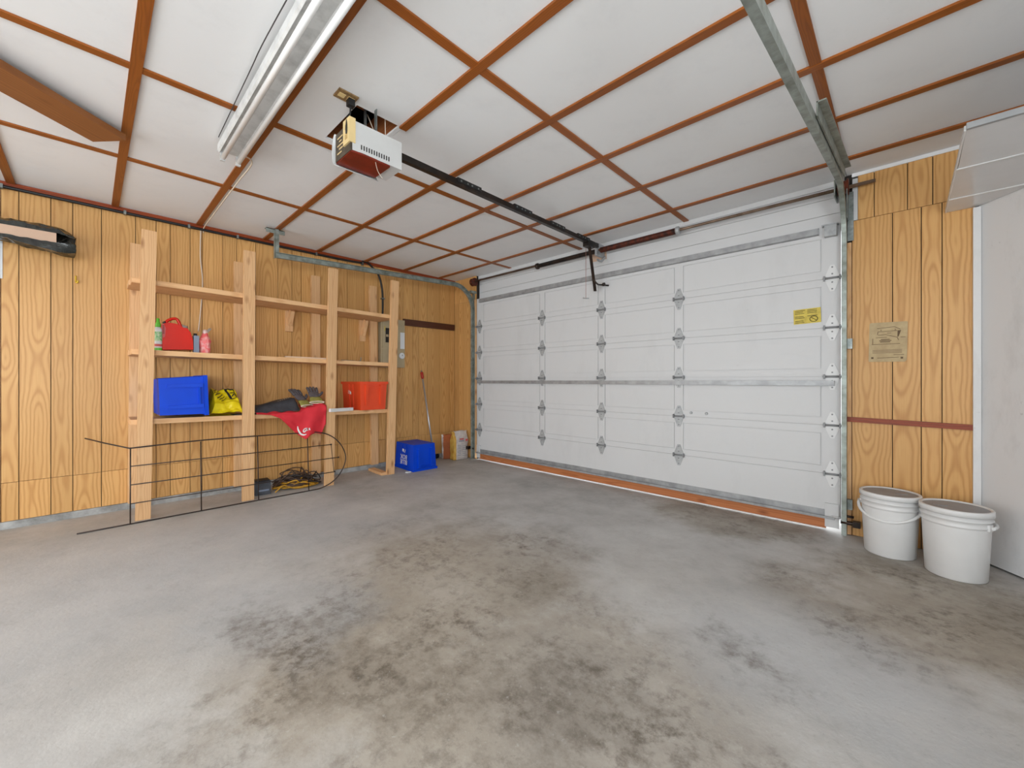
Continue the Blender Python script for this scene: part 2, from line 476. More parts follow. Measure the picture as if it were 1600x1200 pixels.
# left wall: backing, then vertical panel boards one by one, a concrete curb below
b = MB().box(XL - 0.16, XL - 0.015, YB - 0.12, 3.92, 0.0, ZT)
wl = tag(b.build('wall_left', M_DARK), 'left garage wall clad in golden wood panel boards', kind='structure')
b = MB().box(XL - 0.015, XL + 0.012, YB, 3.70, 0.0, 0.052)
tag(b.build('baseboard_left', M_CURB, bevel=0.004), 'low grey concrete curb under the left wall panels', kind='structure')
gx = (1, 29.5, 79.5, 113.8, 158.5, 211.8, 244, 266, 297, 316, 348, 370, 399.5, 434, 456, 470.5, 492, 513, 527.5, 542.5, 569, 591, 602, 620, 630, 645, 654, 667.5, 687, 702, 712)
gy = [px_(x, 600, XL).y for x in gx]
gy[-1] = YF
wd_ = [b_ - a_ for a_, b_ in zip(gy, gy[1:])]
i = 5
while gy[0] > YB + 0.1:
    gy.insert(0, max(gy[0] - wd_[i % 14], YB)); i += 1


def plank(parent, across0, across1, z0, z1, wall):
    w = across1 - across0
    b = MB().box(-w / 2 + 0.0022, w / 2 - 0.0022, -0.0075, 0.0075, 0, z1 - z0)
    c = (across0 + across1) / 2
    if wall == 'left':
        M = Matrix.Translation((XL - 0.0075, c, z0)) @ Matrix.Rotation(math.pi / 2, 4, 'Z')
    else:
        M = Matrix.Translation((c, YF + 0.0075, z0))
    return b.build('plank', M_PLANK, parent, M, bevel=0.0015)


for a_, b_ in zip(gy, gy[1:]):
    zj = 0.338 + random.uniform(-0.003, 0.003)
    plank(wl, a_, b_, zj + 0.0015, ZC - 0.005, 'left')
    plank(wl, a_, b_, 0.054, zj - 0.0015, 'left')

# far wall with the door opening
DX0, DX1 = -4.245, -0.297
b = MB()
b.box(XL - 0.16, DX0, 3.7155, 3.92, 0, ZT)
b.box(DX1, XR + 0.15, 3.7155, 3.92, 0, ZT)
b.box(DX0, DX1, 3.79, 3.92, 2.215, ZT)
wf = tag(b.build('wall_far', M_DARK), 'far garage wall around the sectional door', kind='structure')
for z0, z1 in ((2.19, 2.30), (2.303, 2.415), (2.418, 2.529)):
    board('header_board', (DX0, 3.778, (z0 + z1) / 2), (DX1, 3.778, (z0 + z1) / 2), z1 - z0, 0.023, (0, 1, 0), M_DOOR, wf)
board('ceiling_trim', (DX0, 3.755, 2.508), (DX1 - 0.02, 3.755, 2.508), 0.04, 0.02, (0, 1, 0), M_DOOR, wf)
# left return
xs = [XL] + [py_(x, 600, YF).x for x in (717, 723.5, 735)] + [DX0 + 0.003]
for a_, b_ in zip(xs, xs[1:]):
    plank(wf, a_, b_, 0.004, 2.19, 'far'); plank(wf, a_, b_, 2.193, ZC - 0.004, 'far')
# right pier: two rows of boards
xs = [py_(x, 600, YF).x for x in (1331, 1394.5, 1439.5, 1472, 1524)]
for a_, b_ in zip(xs, xs[1:]): plank(wf, a_, b_, 0.004, 2.197, 'far')
xs = [py_(x, 600, YF).x for x in (1340, 1366, 1418, 1457.5, 1499, 1524)]
for a_, b_ in zip(xs, xs[1:]): plank(wf, a_, b_, 2.200, 2.504, 'far')
board('jamb_board', (-0.275, 3.705, 0.004), (-0.275, 3.705, 2.05), 0.036, 0.024, (0, 1, 0), M_LUMBER, wf)
board('jamb_board', (-4.25, 3.695, 0.02), (-4.25, 3.695, 2.2), 0.012, 0.03, (0, 1, 0), M_LUMBER, wf)
board('filler_board', (-0.238, 3.706, 2.20), (-0.238, 3.706, 2.49), 0.028, 0.022, (0, 1, 0), M_DOOR, wf)
board('ceiling_trim', (-0.255, 3.708, 2.517), (0.32, 3.708, 2.517), 0.024, 0.02, (0, 1, 0), M_CEIL, wf)

# white angled wall in the right corner, straight right wall, rear wall with openings
cd = Vector((0.62, -0.79, 0)).normalized(); cn = Vector((cd.y, -cd.x, 0))
c0 = Vector((0.33, 3.698, 0)); c1 = c0 + cd * 1.72
b = MB().hexa([c0 + Vector((0, 0, 0.012)), c1 + Vector((0, 0, 0.012)), c1 - cn * 0.05 + Vector((0, 0, 0.012)), c0 + Vector((0.05, 0, 0.012)),
               c0 + Vector((0, 0, ZC - .01)), c1 + Vector((0, 0, ZC - .01)), c1 - cn * 0.05 + Vector((0, 0, ZC - .01)), c0 + Vector((0.05, 0, ZC - .01))])
tag(b.build('wall_corner', M_WHITE), 'white painted scuffed wall set at an angle beside the wood pier', kind='structure')
b = MB().box(0.306, 0.338, 3.672, 3.699, 0.0, 2.12)
tag(b.build('trim_1', M_WHITE, bevel=0.003), 'white vertical corner trim between wood pier and white wall', kind='structure')
b = MB()
for y0, y1, z0, z1 in ((YB - .12, -2.4, 0, ZT), (-2.4, .1, 0, .85), (-2.4, .1, 2.05, ZT), (.1, 3.92, 0, ZT)):
    b.box(XR, XR + 0.12, y0, y1, z0, z1)  # gap in this wall is made up for the side fill lamp
tag(b.build('wall_right', M_WHITE), 'white right wall with a wide opening added for fill light', kind='structure')
b = MB()
for x0, x1, z0, z1 in ((XL - .16, -4.45, 0, ZT), (-4.45, -1.05, 2.25, ZT), (-1.05, -0.2, 0, ZT), (-0.2, 1.3, 0, 0.85), (-0.2, 1.3, 2.05, ZT), (1.3, XR + .12, 0, ZT)):
    b.box(x0, x1, YB - 0.12, YB, z0, z1)  # right-hand gap is made up for the rear fill lamp
tag(b.build('wall_rear', M_WHITE), 'white rear wall with an open doorway and an opening added for fill light', kind='structure')

# ceiling: attic deck, one panel per cell, battens
b = MB().box(XL - 0.16, XR + 0.12, YB - 0.12, 3.92, ZT, ZT + 0.06)
ce = tag(b.build('ceiling', M_DARK), 'white panelled ceiling with stained wood battens', kind='structure')
GX = [XL, -3.63, -2.55, -1.41, -0.285, 0.84, XR]
GY = [3.78, 3.415, 2.86, 2.315, 1.772, 1.245, 0.705, 0.15]
while GY[-1] > YB + 0.1: GY.append(max(GY[-1] - 0.545, YB))
HX0, HX1, HY0, HY1 = -2.48, -2.065, 0.975, 1.222


for a_, b_ in zip(GX, GX[1:]):
    for y1, y0 in zip(GY, GY[1:]):
        w, d = b_ - a_ - 0.003, y1 - y0 - 0.003
        if a_ < HX0 < b_ and y0 < HY0 < y1:
            b = MB(); x0, x1 = a_ + .0015, b_ - .0015; u, v = y0 + .0015, y1 - .0015
            for q in ((x0, HX0, u, v), (HX1, x1, u, v), (HX0, HX1, u, HY0), (HX0, HX1, HY1, v)): b.box(*q, ZC, ZC + 0.012)
            b.build('ceiling_panel', M_CEIL, ce)
        else:
            MB().box(-w / 2, w / 2, -d / 2, d / 2, 0, .012).build('ceiling_panel', M_CEIL, ce, Matrix.Translation(((a_ + b_) / 2, (y0 + y1) / 2, ZC)) @ Matrix.Rotation(random.uniform(-.002, .002), 4, 'X'))
for x in GX[1:-1]:
    ye = {-3.63: 3.76, -0.285: 3.40}.get(x, 3.76)
    board('batten', (x, YB, ZC - .0045), (x, ye, ZC - .0045), 0.044, 0.009, (0, 0, 1), M_BATTEN, ce)
for y in GY[1:-1]:
    if abs(y - 1.245) < .01:
        board('batten', (XL + .03, y, ZC - .0055), (HX0, y, ZC - .0055), 0.044, 0.011, (0, 0, 1), M_BATTEN, ce)
        board('batten', (HX1, y, ZC - .0055), (1.3, y, ZC - .0055), 0.044, 0.011, (0, 0, 1), M_BATTEN, ce)
    else:
        xe = 0.5 if y > 3 else (0.95 if y > 2.7 else 1.3)
        board('batten', (XL + .03, y, ZC - .0055), (xe, y, ZC - .0055), 0.044, 0.011, (0, 0, 1), M_BATTEN, ce)
board('edge_batten', (XL + .012, YB, ZC - .018), (XL + .012, 3.69, ZC - .018), 0.036, 0.022, (1, 0, 0), M_DARKW, ce)
# attic timbers seen through the cut-out
for y in (0.955, 1.245): board('joist', (-2.62, y, ZC + .10), (-1.9, y, ZC + .10), 0.17, 0.038, (0, 1, 0), M_JOIST, ce)
board('joist', (HX0 - .02, 0.98, ZC + .10), (HX0 - .02, 1.222, ZC + .10), 0.17, 0.038, (1, 0, 0), M_JOIST, ce)
board('blocking', (-2.30, 1.0, ZC + .27), (-2.30, 1.2, ZC + .27), 0.30, 0.03, (0, 0, 1), M_REDFIR, ce)

# brown board fixed across the ceiling at the upper left
p0, p1 = Vector((-2.62, -0.72, 2.488)), Vector((-3.315, 0.082, 2.488))
o = board('ceiling_board', p0, p1, 0.20, 0.036, (0, 0, 1), M_CBOARD)
tag(o, 'wide dark brown board fixed diagonally under the ceiling panels', 'board')

# ------------------------------------------------------------------ sectional garage door
door = bpy.data.objects.new('door_1', None); COL.objects.link(door); door.matrix_basis = Matrix.Translation((-2.27, 3.72, 0))
tag(door, 'white sectional overhead garage door with diamond hinges', kind='structure')
ZS = [0.095, 0.412, 0.762, 1.112, 1.465, 1.820, 2.205]
X0, X1 = -4.222, -0.318
PXs = [(-4.089, -3.094), (-3.024, -2.298), (-2.222, -1.496), (-1.421, -0.425)]
for k in range(6):
    z0, z1 = ZS[k] + .0012, ZS[k + 1] - .0012
    pz0 = z0 + (0.053 if k else 0.12); pz1 = z1 - (0.054 if k < 5 else 0.09)
    b = MB(); b.box(X0, X1, 3.708, 3.745, z0 - .0013, z1 + .0013)
    if k == 0:
        b.box(X0, X1, 3.70, 3.708, z0, z1)
        sec = b.build('door_section', M_DOOR, door, bevel=0.0015); continue
    b.box(X0, X1, 3.70, 3.708, z0, pz0); b.box(X0, X1, 3.70, 3.708, pz1, z1)
    ed = [X0] + [v for p in PXs for v in p] + [X1]
    for q in range(0, 10, 2): b.box(ed[q], ed[q + 1], 3.70, 3.708, pz0, pz1)
    sec = b.build('door_section', M_DOOR, door)
    for a_, b_ in PXs:
        MB().box(a_ + .0065, b_ - .0065, 3.7012, 3.7078, pz0 + .0065, pz1 - .0065).build('door_panel', M_DOOR, sec, bevel=0.0015)


def leaf_pts(s): return [(-.044, 0.004 * s), (.044, 0.004 * s), (.040, 0.02 * s), (.012, .094 * s), (-.012, .094 * s), (-.040, 0.02 * s)]


def hinge_mesh():
    b = MB()
    for s in (1, -1): b.prism(leaf_pts(s), -.0045, 0, lambda p, t: (p[0], t, p[1]))
    b.mi = 1
    for z in (.078, .03, -.03, -.078):
        b.lathe([(.006, 0), (.006, .004)], 6, Matrix.Translation((0, -.0045, z)) @ Matrix.Rotation(math.pi / 2, 4, 'X'))
    return b


def pin_mesh(ext):
    b = MB(); b.tube([(-.052, -.012, 0), (.052, -.012, 0)], .0075, 8)
    for s in (-1, 1): b.box(s * .045 - .005, s * .045 + .005, -.022, -.0045, -.017, .017)
    if ext: b.tube([(.05 * ext, -.012, 0), (.085 * ext, -.012, 0)], .005, 6)
    return b


me_h = hinge_mesh().mesh('hinge_leaf', [M_HINGE, M_BOLT]); me_hw = hinge_mesh().mesh('hinge_leaf_white', [M_WHITEP, M_BOLT])
me_p = {e: pin_mesh(e).mesh('hinge_pin', M_BOLT) for e in (0, 1, -1)}
for z in ZS[1:6]:
    for x in (-4.165, -3.06, -2.26, -1.459, -0.363):
        e = -1 if x < -4 else (1 if x > -1 else 0)
        hg = link('hinge', me_h if e < 1 else me_hw, door, Matrix.Translation((x, 3.6995, z)))
        link('hinge_pin', me_p[e], hg, Matrix.Translation((x, 3.6995, z)))


def strut(name, x0, x1, z, h, d, m):
    """hat-section stiffener across the door"""
    pr = [(-h / 2, 0), (-h * .42, -d), (h * .42, -d), (h / 2, 0), (h / 2 - .004, 0), (h * .36, -d + .006), (-h * .36, -d + .006), (-h / 2 + .004, 0)]
    b = MB().prism(pr, x0, x1, lambda p, t: (t, 3.6995 + p[1], z + p[0]))
    return b.build(name, m, door)


strut('strut', -4.155, -0.44, 2.168, 0.052, 0.03, M_STRUT)
b = MB(); b.box(-4.19, -.35, 3.672, 3.699, 1.072, 1.083); b.box(-4.19, -.35, 3.668, 3.672, 1.050, 1.083); b.box(-4.19, -.35, 3.672, 3.699, 1.046, 1.052)
b.build('strut', M_STRUT, door)
b = MB(); b.box(-4.20, -.345, 3.66, 3.699, .100, .106); b.box(-4.20, -.345, 3.694, 3.699, .106, .150); b.box(-4.20, -.345, 3.658, 3.662, .094, .112)
b.build('bottom_angle', M_STRUT, door)
board('bottom_board', (-4.17, 3.712, .056), (-0.40, 3.712, .056), 0.078, 0.036, (0, 1, 0), M_REDFIR, door)
MB().box(-4.17, -.40, 3.70, 3.72, .0085, .0165).build('bottom_seal', M_WHITEP, door)
for x0, x1 in ((-.405, -.325), (-4.215, -4.15)):
    b = MB(); b.box(x0, x1, 3.687, 3.6995, .03, .20); b.tube([((x0 + x1) / 2, 3.675, .112), ((x0 + x1) / 2 + .05, 3.675, .112)], .007, 8)
    b.build('corner_bracket', M_DOOR, door, bevel=0.002)
b = MB(); b.box(-.405, -.335, 3.655, 3.6995, 2.115, 2.195); b.box(-.42, -.325, 3.65, 3.6995, 2.192, 2.2)
b.build('top_roller_bracket', M_HINGE, door, bevel=0.003)
for x in (-1.351, -1.221):
    MB().lathe([(.012, 0), (.012, .006), (.008, .009)], 10, Matrix.Translation((x, 3.70, .798)) @ Matrix.Rotation(math.pi / 2, 4, 'X')).build('latch_bolt', M_HINGE, door)
# yellow warning sticker
Ms = Matrix.Translation((-.5115, 3.6985, 1.563)) @ Matrix.Rotation(-.03, 4, 'Y')
st = MB().box(-.083, .083, 0, .0016, -.055, .055).build('warning_sticker', M_STICK, door, Ms)
tag(st, 'yellow warning sticker with small print and a prohibition symbol')
b = MB()
for r in range(9):
    if r in (3, 6): continue
    z = .044 - r * .011
    b.box(-.074, -.074 + random.uniform(.05, .066), -.0006, 0, z - .0022, z + .0022)
    if r < 5: b.box(.002, .002 + random.uniform(.055, .07), -.0006, 0, z - .0022, z + .0022)
rg = [(.04 + .023 * math.cos(t * math.pi / 12), -.0008, -.025 + .02 * math.sin(t * math.pi / 12)) for t in range(24)]
b.tube(rg, .0026, 5, closed=True); b.tube([(.025, -.0008, -.013), (.055, -.0008, -.037)], .0022, 5)
b.build('sticker_print', pm('sticker_ink', rgb(92, 84, 34), .7, var=0), st, Ms)

# ------------------------------------------------------------------ door tracks


def track_path(X, yv, zc, R, rear):
    P = [Vector((X, yv, .01)), Vector((X, yv, zc))]
    for k in range(1, 9):
        a = k / 8 * (math.pi / 2)
        P.append(Vector((X, yv - R + R * math.cos(a), zc + R * math.sin(a))))
    return P + [Vector(rear)]


def sweep_track(P, X, s, m, parent, name='track_channel'):
    """C channel swept in the plane x = X; s = +1 opens towards +x"""
    w, d, t = .052, .028, .003
    pr = [(0, -w / 2), (d, -w / 2), (d, -w / 2 + t), (t, -w / 2 + t), (t, w / 2 - t), (d, w / 2 - t), (d, w / 2), (0, w / 2)]
    b = MB(); rings = []
    for i, p in enumerate(P):
        tn = (P[min(i + 1, len(P) - 1)] - P[max(i - 1, 0)]).normalized()
        nn = Vector((0, -tn.z, tn.y))
        rings.append([b.bm.verts.new(p + Vector((s * q[0], 0, 0)) + nn * q[1]) for q in pr])
    for A, B in zip(rings, rings[1:]):
        for k in range(8): b._f([A[k], A[(k + 1) % 8], B[(k + 1) % 8], B[k]])
    b._f(rings[0][::-1]); b._f(rings[-1])
    return b.build(name, m, parent)


tl = thing('door_track', 'galvanised door track curving along the left wall above the shelving', 'track', (-4.262, 3.66, 0), 'overhead door tracks')
sweep_track(track_path(-4.262, 3.645, 2.04, .31, (-4.262, 1.225, 2.264)), -4.262, 1, M_GALVD, tl)
b = MB(); b.box(-4.268, -4.263, 1.215, 1.25, 2.24, 2.515); b.box(-4.30, -4.263, 1.213, 1.218, 2.24, 2.515)
b.build('hanger_bracket', M_GALVD, tl)
b = MB(); b.box(-4.31, -4.265, 1.14, 1.30, 2.505, 2.511); b.box(-4.27, -4.265, 1.14, 1.30, 2.47, 2.511)
b.build('ceiling_angle', M_GALVD, tl)
b = MB(); b.box(-4.29, -4.262, 3.672, 3.698, 2.14, 2.30); b.box(-4.30, -4.23, 3.60, 3.698, 2.28, 2.31)
b.build('flag_bracket', M_GALVD, tl)
b = MB(); b.tube([(-4.30, 3.63, .155), (-4.22, 3.63, .155)], .011, 8); b.box(-4.34, -4.295, 3.60, 3.65, .14, .18)
b.build('lock_bolt', M_BLACKM, tl)

tr = thing('door_track', 'galvanised door track rising beside the wood pier to the ceiling', 'track', (-.278, 3.66, 0), 'overhead door tracks')
sweep_track(track_path(-.278, 3.645, 2.04, .34, (-.278, .95, 2.075)), -.278, -1, M_GALVD, tr)
rear = Vector((-.278, .95, 2.075)); fr = Vector((-.278, 3.305, 2.38))
b = MB()
q0 = fr.lerp(rear, .46); q1 = fr.lerp(rear, -.04)
for dx0, dx1, dz0, dz1 in ((-.274, -.268, .01, .075), (-.274, -.238, .069, .075)):
    b.hexa([(dx0, q0.y, q0.z + dz0), (dx1, q0.y, q0.z + dz0), (dx1, q1.y, q1.z + dz0), (dx0, q1.y, q1.z + dz0), (dx0, q0.y, q0.z + dz1), (dx1, q0.y, q0.z + dz1), (dx1, q1.y, q1.z + dz1), (dx0, q1.y, q1.z + dz1)])
b.build('angle_iron', M_GALVD, tr)
b = MB(); b.box(-.277, -.27, .98, 1.02, 2.06, 2.511); b.box(-.30, -.25, .96, 1.04, 2.505, 2.511)
b.build('hanger_bracket', M_GALVD, tr)
b = MB(); b.box(-.2775, -.245, 3.684, 3.692, 2.06, 2.40); b.box(-.277, -.272, 3.60, 3.692, 2.2, 2.40)
b.build('flag_bracket', M_GALV, tr)
for z in (1.34, .22):
    MB().box(-.2775, -.25, 3.66, 3.692, z - .035, z + .035).build('track_clip', M_GALV, tr, bevel=.003)
b = MB(); b.tube([(-.31, 3.63, .10), (-.215, 3.63, .10)], .014, 8); b.tube([(-.30, 3.63, .145), (-.24, 3.63, .145)], .009, 8)
b.box(-.245, -.205, 3.61, 3.65, .08, .12)
b.build('lock_bolt', M_BLACKM, tr)

# ------------------------------------------------------------------ torsion spring over the door
sy, sz = 3.65, 2.425
ts = thing('torsion_spring', 'rusty torsion spring shaft mounted above the white garage door', 'spring', (-2.2, 3.72, 2.4))
MB().tube([(-4.29, sy, sz + .012), (-.13, sy, sz)], .0125, 10).build('shaft', M_SHAFT, ts)


def coil(x0, x1, r, m, n):
    b = MB(); prof = []
    for k in range(n * 2 + 1): prof.append((r if k % 2 else r * .84, (x1 - x0) * k / (n * 2)))
    b.lathe(prof, 12, Matrix.Translation((x0, sy, sz)) @ Matrix.Rotation(math.pi / 2, 4, 'Y'))
    return b.build('spring_coil', m, ts)


coil(-3.08, -2.30, .024, M_BLACKM, 60); coil(-2.24, -1.46, .029, M_RUST, 60)
for x in (-3.09, -1.45):
    MB().lathe([(.02, -.02), (.036, -.012), (.036, .012), (.024, .02)], 12, Matrix.Translation((x, sy, sz)) @ Matrix.Rotation(math.pi / 2, 4, 'Y')).build('winding_cone', M_HINGE if x > -2 else M_BLACKM, ts)
b = MB(); b.box(-2.285, -2.262, 3.61, 3.7665, 2.37, 2.50); b.prism([(3.60, 2.33), (3.68, 2.33), (3.7665, 2.40), (3.7665, 2.37), (3.69, 2.31), (3.62, 2.31)], -2.262, -2.25, lambda p, t: (t, p[0], p[1]))
b.build('centre_bracket', M_HINGE, ts)
MB().box(-2.42, -2.24, 3.762, 3.7665, 2.36, 2.50).build('mounting_pad', M_BOARDB, ts)
for x in (-4.235, -.30):
    MB().lathe([(.03, -.03), (.052, -.028), (.044, -.02), (.044, .02), (.056, .026), (.056, .032), (.02, .034)], 16, Matrix.Translation((x, sy, sz + .005)) @ Matrix.Rotation(math.pi / 2, 4, 'Y')).build('cable_drum', M_RUST, ts)
MB().box(-.345, -.338, 3.60, 3.765, 2.37, 2.48).build('end_bracket', M_GALVD, ts)

# ------------------------------------------------------------------ opener
op = thing('garage_door_opener', 'white ceiling-hung garage door opener with amber lens and black rail', 'opener', (-2.1, 1.05, 2.24))
hx0, hx1, hy0, hy1, hz0, hz1 = -2.185, -2.0, .915, 1.20, 2.245, 2.40
b = MB(); b.box(hx0 + .012, hx1, hy0 + .006, hy1, hz0 + .004, hz1)
b.build('housing', M_OPWH, op, bevel=.006, segs=2)
b = MB(); b.box(hx0 + .006, hx1 - .002, hy0 - .004, hy0 + .006, hz0, hz1 - .01)
b.build('back_plate', M_OPDK, op)
b = MB(); b.box(hx1 - .07, hx1 + .004, hy0 - .012, hy0 + .02, hz0 + .04, hz1 + .01)
ip = b.build('receptacle_plate', M_IVORY, op, bevel=.004)
M_IVD = pm('outlet_ivory_dark', rgb(190, 160, 104), .5)
for z in (.075, .125): MB().box(hx1 - .045, hx1 - .02, hy0 - .0135, hy0 - .0115, hz0 + z - .012, hz0 + z + .012).build('outlet_face', M_IVD, ip, bevel=.003)
# amber lens below, with a bowed edge
pts = [(hx1 - .004, hy0), (hx1 + .002, hy0 + .06), (hx1 - .002, 1.13), (hx0 + .015, 1.13), (hx0 + .004, hy0)]
MB().prism(pts, hz0 - .006, hz0 + .005, lambda p, t: (p[0], p[1], t)).build('amber_lens', M_AMBER, op)
b = MB()
def lampcover(u, v):
    a = u * math.pi
    return Vector((hx0 + .012 - .05 * math.sin(a) * (1 - .3 * abs(2 * v - 1) ** 3), hy0 - .012 + v * .25, hz0 + .065 - .082 * math.cos(a)))
b.grid(10, 6, lampcover)
b.build('light_cover', M_OPWH, op, solid=.003)
b = MB()
for k in range(12): b.box(hx1, hx1 + .0012, hy0 + .05 + k * .014, hy0 + .056 + k * .014, hz0 + .022, hz0 + .046)
b.build('vent_slots', M_INK, op)
b = MB()
for k in range(5): b.box(hx0 + .03 + (k % 2) * .02, hx0 + .08 + (k % 3) * .012, hy0 - .0048, hy0 - .0038, hz0 + .03 + k * .02, hz0 + .036 + k * .02)
b.build('plate_print', M_IVORY, op)
rp0, rp1 = Vector((-2.135, 1.19, 2.405)), Vector((-2.248, 3.60, 2.461))
b = MB().tube([rp0, rp1], 0, prof=[(-.016, -.022), (.016, -.022), (.016, .016), (-.016, .016)], up=(0, 0, 1))
rl = b.build('rail', M_BLACKM, op)
for t in (.26, .50, .70, .88):
    c = rp0.lerp(rp1, t); d = (rp1 - rp0).normalized()
    MB().tube([c - d * .11, c + d * .11], 0, prof=[(-.02, -.004), (.02, -.004), (.02, .026), (-.02, .026)], up=(0, 0, 1)).build('rail_splice', M_BLACK, rl)
    for s in (-.08, -.02, .02, .08):
        q = c + d * s; MB().box(q.x + .0195, q.x + .022, q.y - .006, q.y + .006, q.z + .004, q.z + .014).build('splice_bolt', M_GALV, rl)
tp = rp0.lerp(rp1, .93)
b = MB(); b.box(tp.x - .03, tp.x + .03, tp.y - .06, tp.y + .06, tp.z - .055, tp.z - .012)
b.build('trolley', M_BLACKM, op, bevel=.006)
a0 = tp + Vector((.0, .01, -.05)); a1 = py_(930, 455, 3.62)
b = MB().tube([a0, a1], 0, prof=[(-.016, -.003), (.016, -.003), (.016, .003), (-.016, .003)], up=(0, 1, 0))
b.build('door_arm', M_BLACKM, op)
am = a0.lerp(a1, .72)
b = MB().tube(smooth_path([am, am + Vector((.03, .02, -.05)), am + Vector((.07, .04, -.062)), am + Vector((.10, 3.69 - am.y, -.06))], 4), .008, 8)
b.lathe([(.018, 0), (.018, .02)], 10, Matrix.Translation(am + Vector((.08, .045, -.06))) @ Matrix.Rotation(math.pi / 2, 4, 'Y'))
b.build('curved_arm', M_BLACKM, op)
hp = Vector((tp.x - .035, tp.y, 0)); hz = py_(913, 466, tp.y).z
b = MB().tube([(hp.x, hp.y, tp.z - .05), (hp.x, hp.y, hz)], .0022, 5); b.build('release_cord', pm('red_cord', rgb(170, 120, 108), .7), op)
MB().tube([(hp.x - .03, hp.y - .005, hz + .004), (hp.x, hp.y, hz - .004), (hp.x + .03, hp.y + .005, hz - .008)], .0065, 8).build('release_handle', M_HINGE, op)
MB().tube(smooth_path([(hx1 - .01, 1.05, hz0 - .005), (hx1 - .005, 1.06, hz0 - .05), (hx1 + .01, 1.08, hz0 - .09)], 4), .0013, 5).build('antenna_wire', M_CABLEW, op)
b = MB()
for x in (-2.15, -2.03): b.box(x - .012, x + .012, 1.06, 1.064, hz1 - .005, ZC + .19)
b.build('hanger_strap', M_GALV, op)
b = MB()
for s, e in (((-2.17, .93, 2.39), (-2.36, .99, 2.46)), ((-2.175, .95, 2.385), (-2.42, 1.06, 2.50)), ((-2.03, 1.12, 2.40), (-2.11, 1.16, 2.58)), ((-2.10, 1.15, 2.40), (-2.2, 1.1, 2.6))):
    s, e = Vector(s), Vector(e); b.tube(smooth_path([s, s.lerp(e, .4) + Vector((0, 0, -.03)), e], 5), .0028, 6)
b.build('bell_wire', M_CABLEW, op)

# receptacle in the ceiling and its plug
rc = thing('ceiling_receptacle', 'tan double receptacle let into the ceiling above the opener', 'outlet', (-2.04, .905, ZC))
b = MB(); b.box(-2.075, -2.0, .855, .955, ZC - .007, ZC + .006)
b.build('cover_plate', pm('tan_plate', rgb(160, 128, 84), .5, c2=rgb(96, 70, 44), scale=40), rc, bevel=.002)
b = MB()
for y in (.882, .928): b.box(-2.052, -2.022, y - .016, y + .016, ZC - .010, ZC - .007)
b.build('socket_face', M_IVORY, rc, bevel=.001)
pc = thing('power_cord', 'black power cord hanging from ceiling receptacle to the opener', 'cord', (-2.035, .928, ZC - .02))
MB().box(-2.052, -2.020, .912, .944, ZC - .045, ZC - .0105).build('plug', M_BLACK, pc, bevel=.006)
MB().tube(smooth_path([(-2.036, .928, ZC - .04), (-2.04, .925, ZC - .09), (-2.035, .91, 2.42), (-2.02, .898, 2.36), (-2.025, .9005, 2.33)], 6), .0045, 8).build('cable', M_BLACK, pc)

# ------------------------------------------------------------------ fluorescent fixture
fx = thing('fluorescent_fixture', 'long white two-tube fluorescent fixture hung under the ceiling', 'light fixture', (-1.75, .6, ZC - .02))
lx0, lx1 = -2.975, -.54
b = MB(); b.prism([(.536, 2.507), (.536, 2.468), (.545, 2.460), (.556, 2.472), (.64, 2.472), (.650, 2.460), (.657, 2.468), (.657, 2.507)], lx0, lx1, lambda p, t: (t, p[0], p[1]))
b.build('housing', M_ENAMEL, fx)
for y in (.564, .644):
    MB().tube([(lx0 - .0, y, 2.437), (lx1, y, 2.437)], .0135, 14).build('tube', M_TUBE, fx)
for x, y in ((lx0 - .010, .564), (lx0 - .010, .644), (lx1 + .010, .564), (lx1 + .010, .644)):
    MB().box(x - .010, x + .010, y - .012, y + .012, 2.42, 2.475).build('lamp_holder', M_ENAMEL, fx, bevel=.004)
tag(MB().tube(smooth_path([(-1.2, .52, 2.505), (-1.9, .512, 2.515), (-2.2, .518, 2.52), (-2.9, .528, 2.515)], 6), .0025, 5).build('lamp_wire', M_KCORD), 'thin dark wire running beside the fluorescent fixture', 'wire')
b = MB().tube(smooth_path([(-2.99, .66, 2.50), (-3.05, .735, 2.50), (-3.4, .738, 2.503), (-3.7, .736, 2.50), (-4.2, .738, 2.503), (-4.66, .738, 2.50), (-4.688, .738, 2.46)], 5), .0045, 6)
tag(b.build('batten_cable', M_CABLEW), 'cream cable stapled along a batten from the fluorescent fixture', 'cable')

# ------------------------------------------------------------------ cables and fittings on the left wall
bc = thing('wall_cable', 'black cable clipped along the top of the panelled wall', 'cable', (-4.69, 2.4, 2.5))
p = [Vector((-4.69, YB + .02, 2.487)), Vector((-4.69, -.5, 2.487)), Vector((-4.69, 2.0, 2.487))]
p += [px_(568, 408.5, -4.69), px_(583, 419, -4.69), px_(592, 431, -4.69), px_(597, 452, -4.69), px_(598, 475, -4.69), px_(597.5, 503, -4.69)]
MB().tube(smooth_path(p, 6), .012, 10).build('cable', M_BLACK, bc)
for x in (2, 195, 295, 371, 494, 566):
    y = px_(x, 390, -4.69).y; MB().box(-4.712, -4.672, y - .008, y + .008, 2.472, 2.503).build('cable_clip', M_GALV, bc, bevel=.003)
MB().box(-4.712, -4.672, p[-2].y - .018, p[-2].y + .018, 2.10, 2.116).build('cable_clip', M_GALV, bc)
b = MB().tube(smooth_path([px_(314, 352, -4.712), px_(313, 400, -4.712), px_(316.5, 440, -4.712), px_(314, 480, -4.712), px_(310, 518, -4.712)], 6), .005, 6)
tag(b.build('hanging_cord', M_CABLEW), 'white cord running down the panels behind the shelving', 'cord')

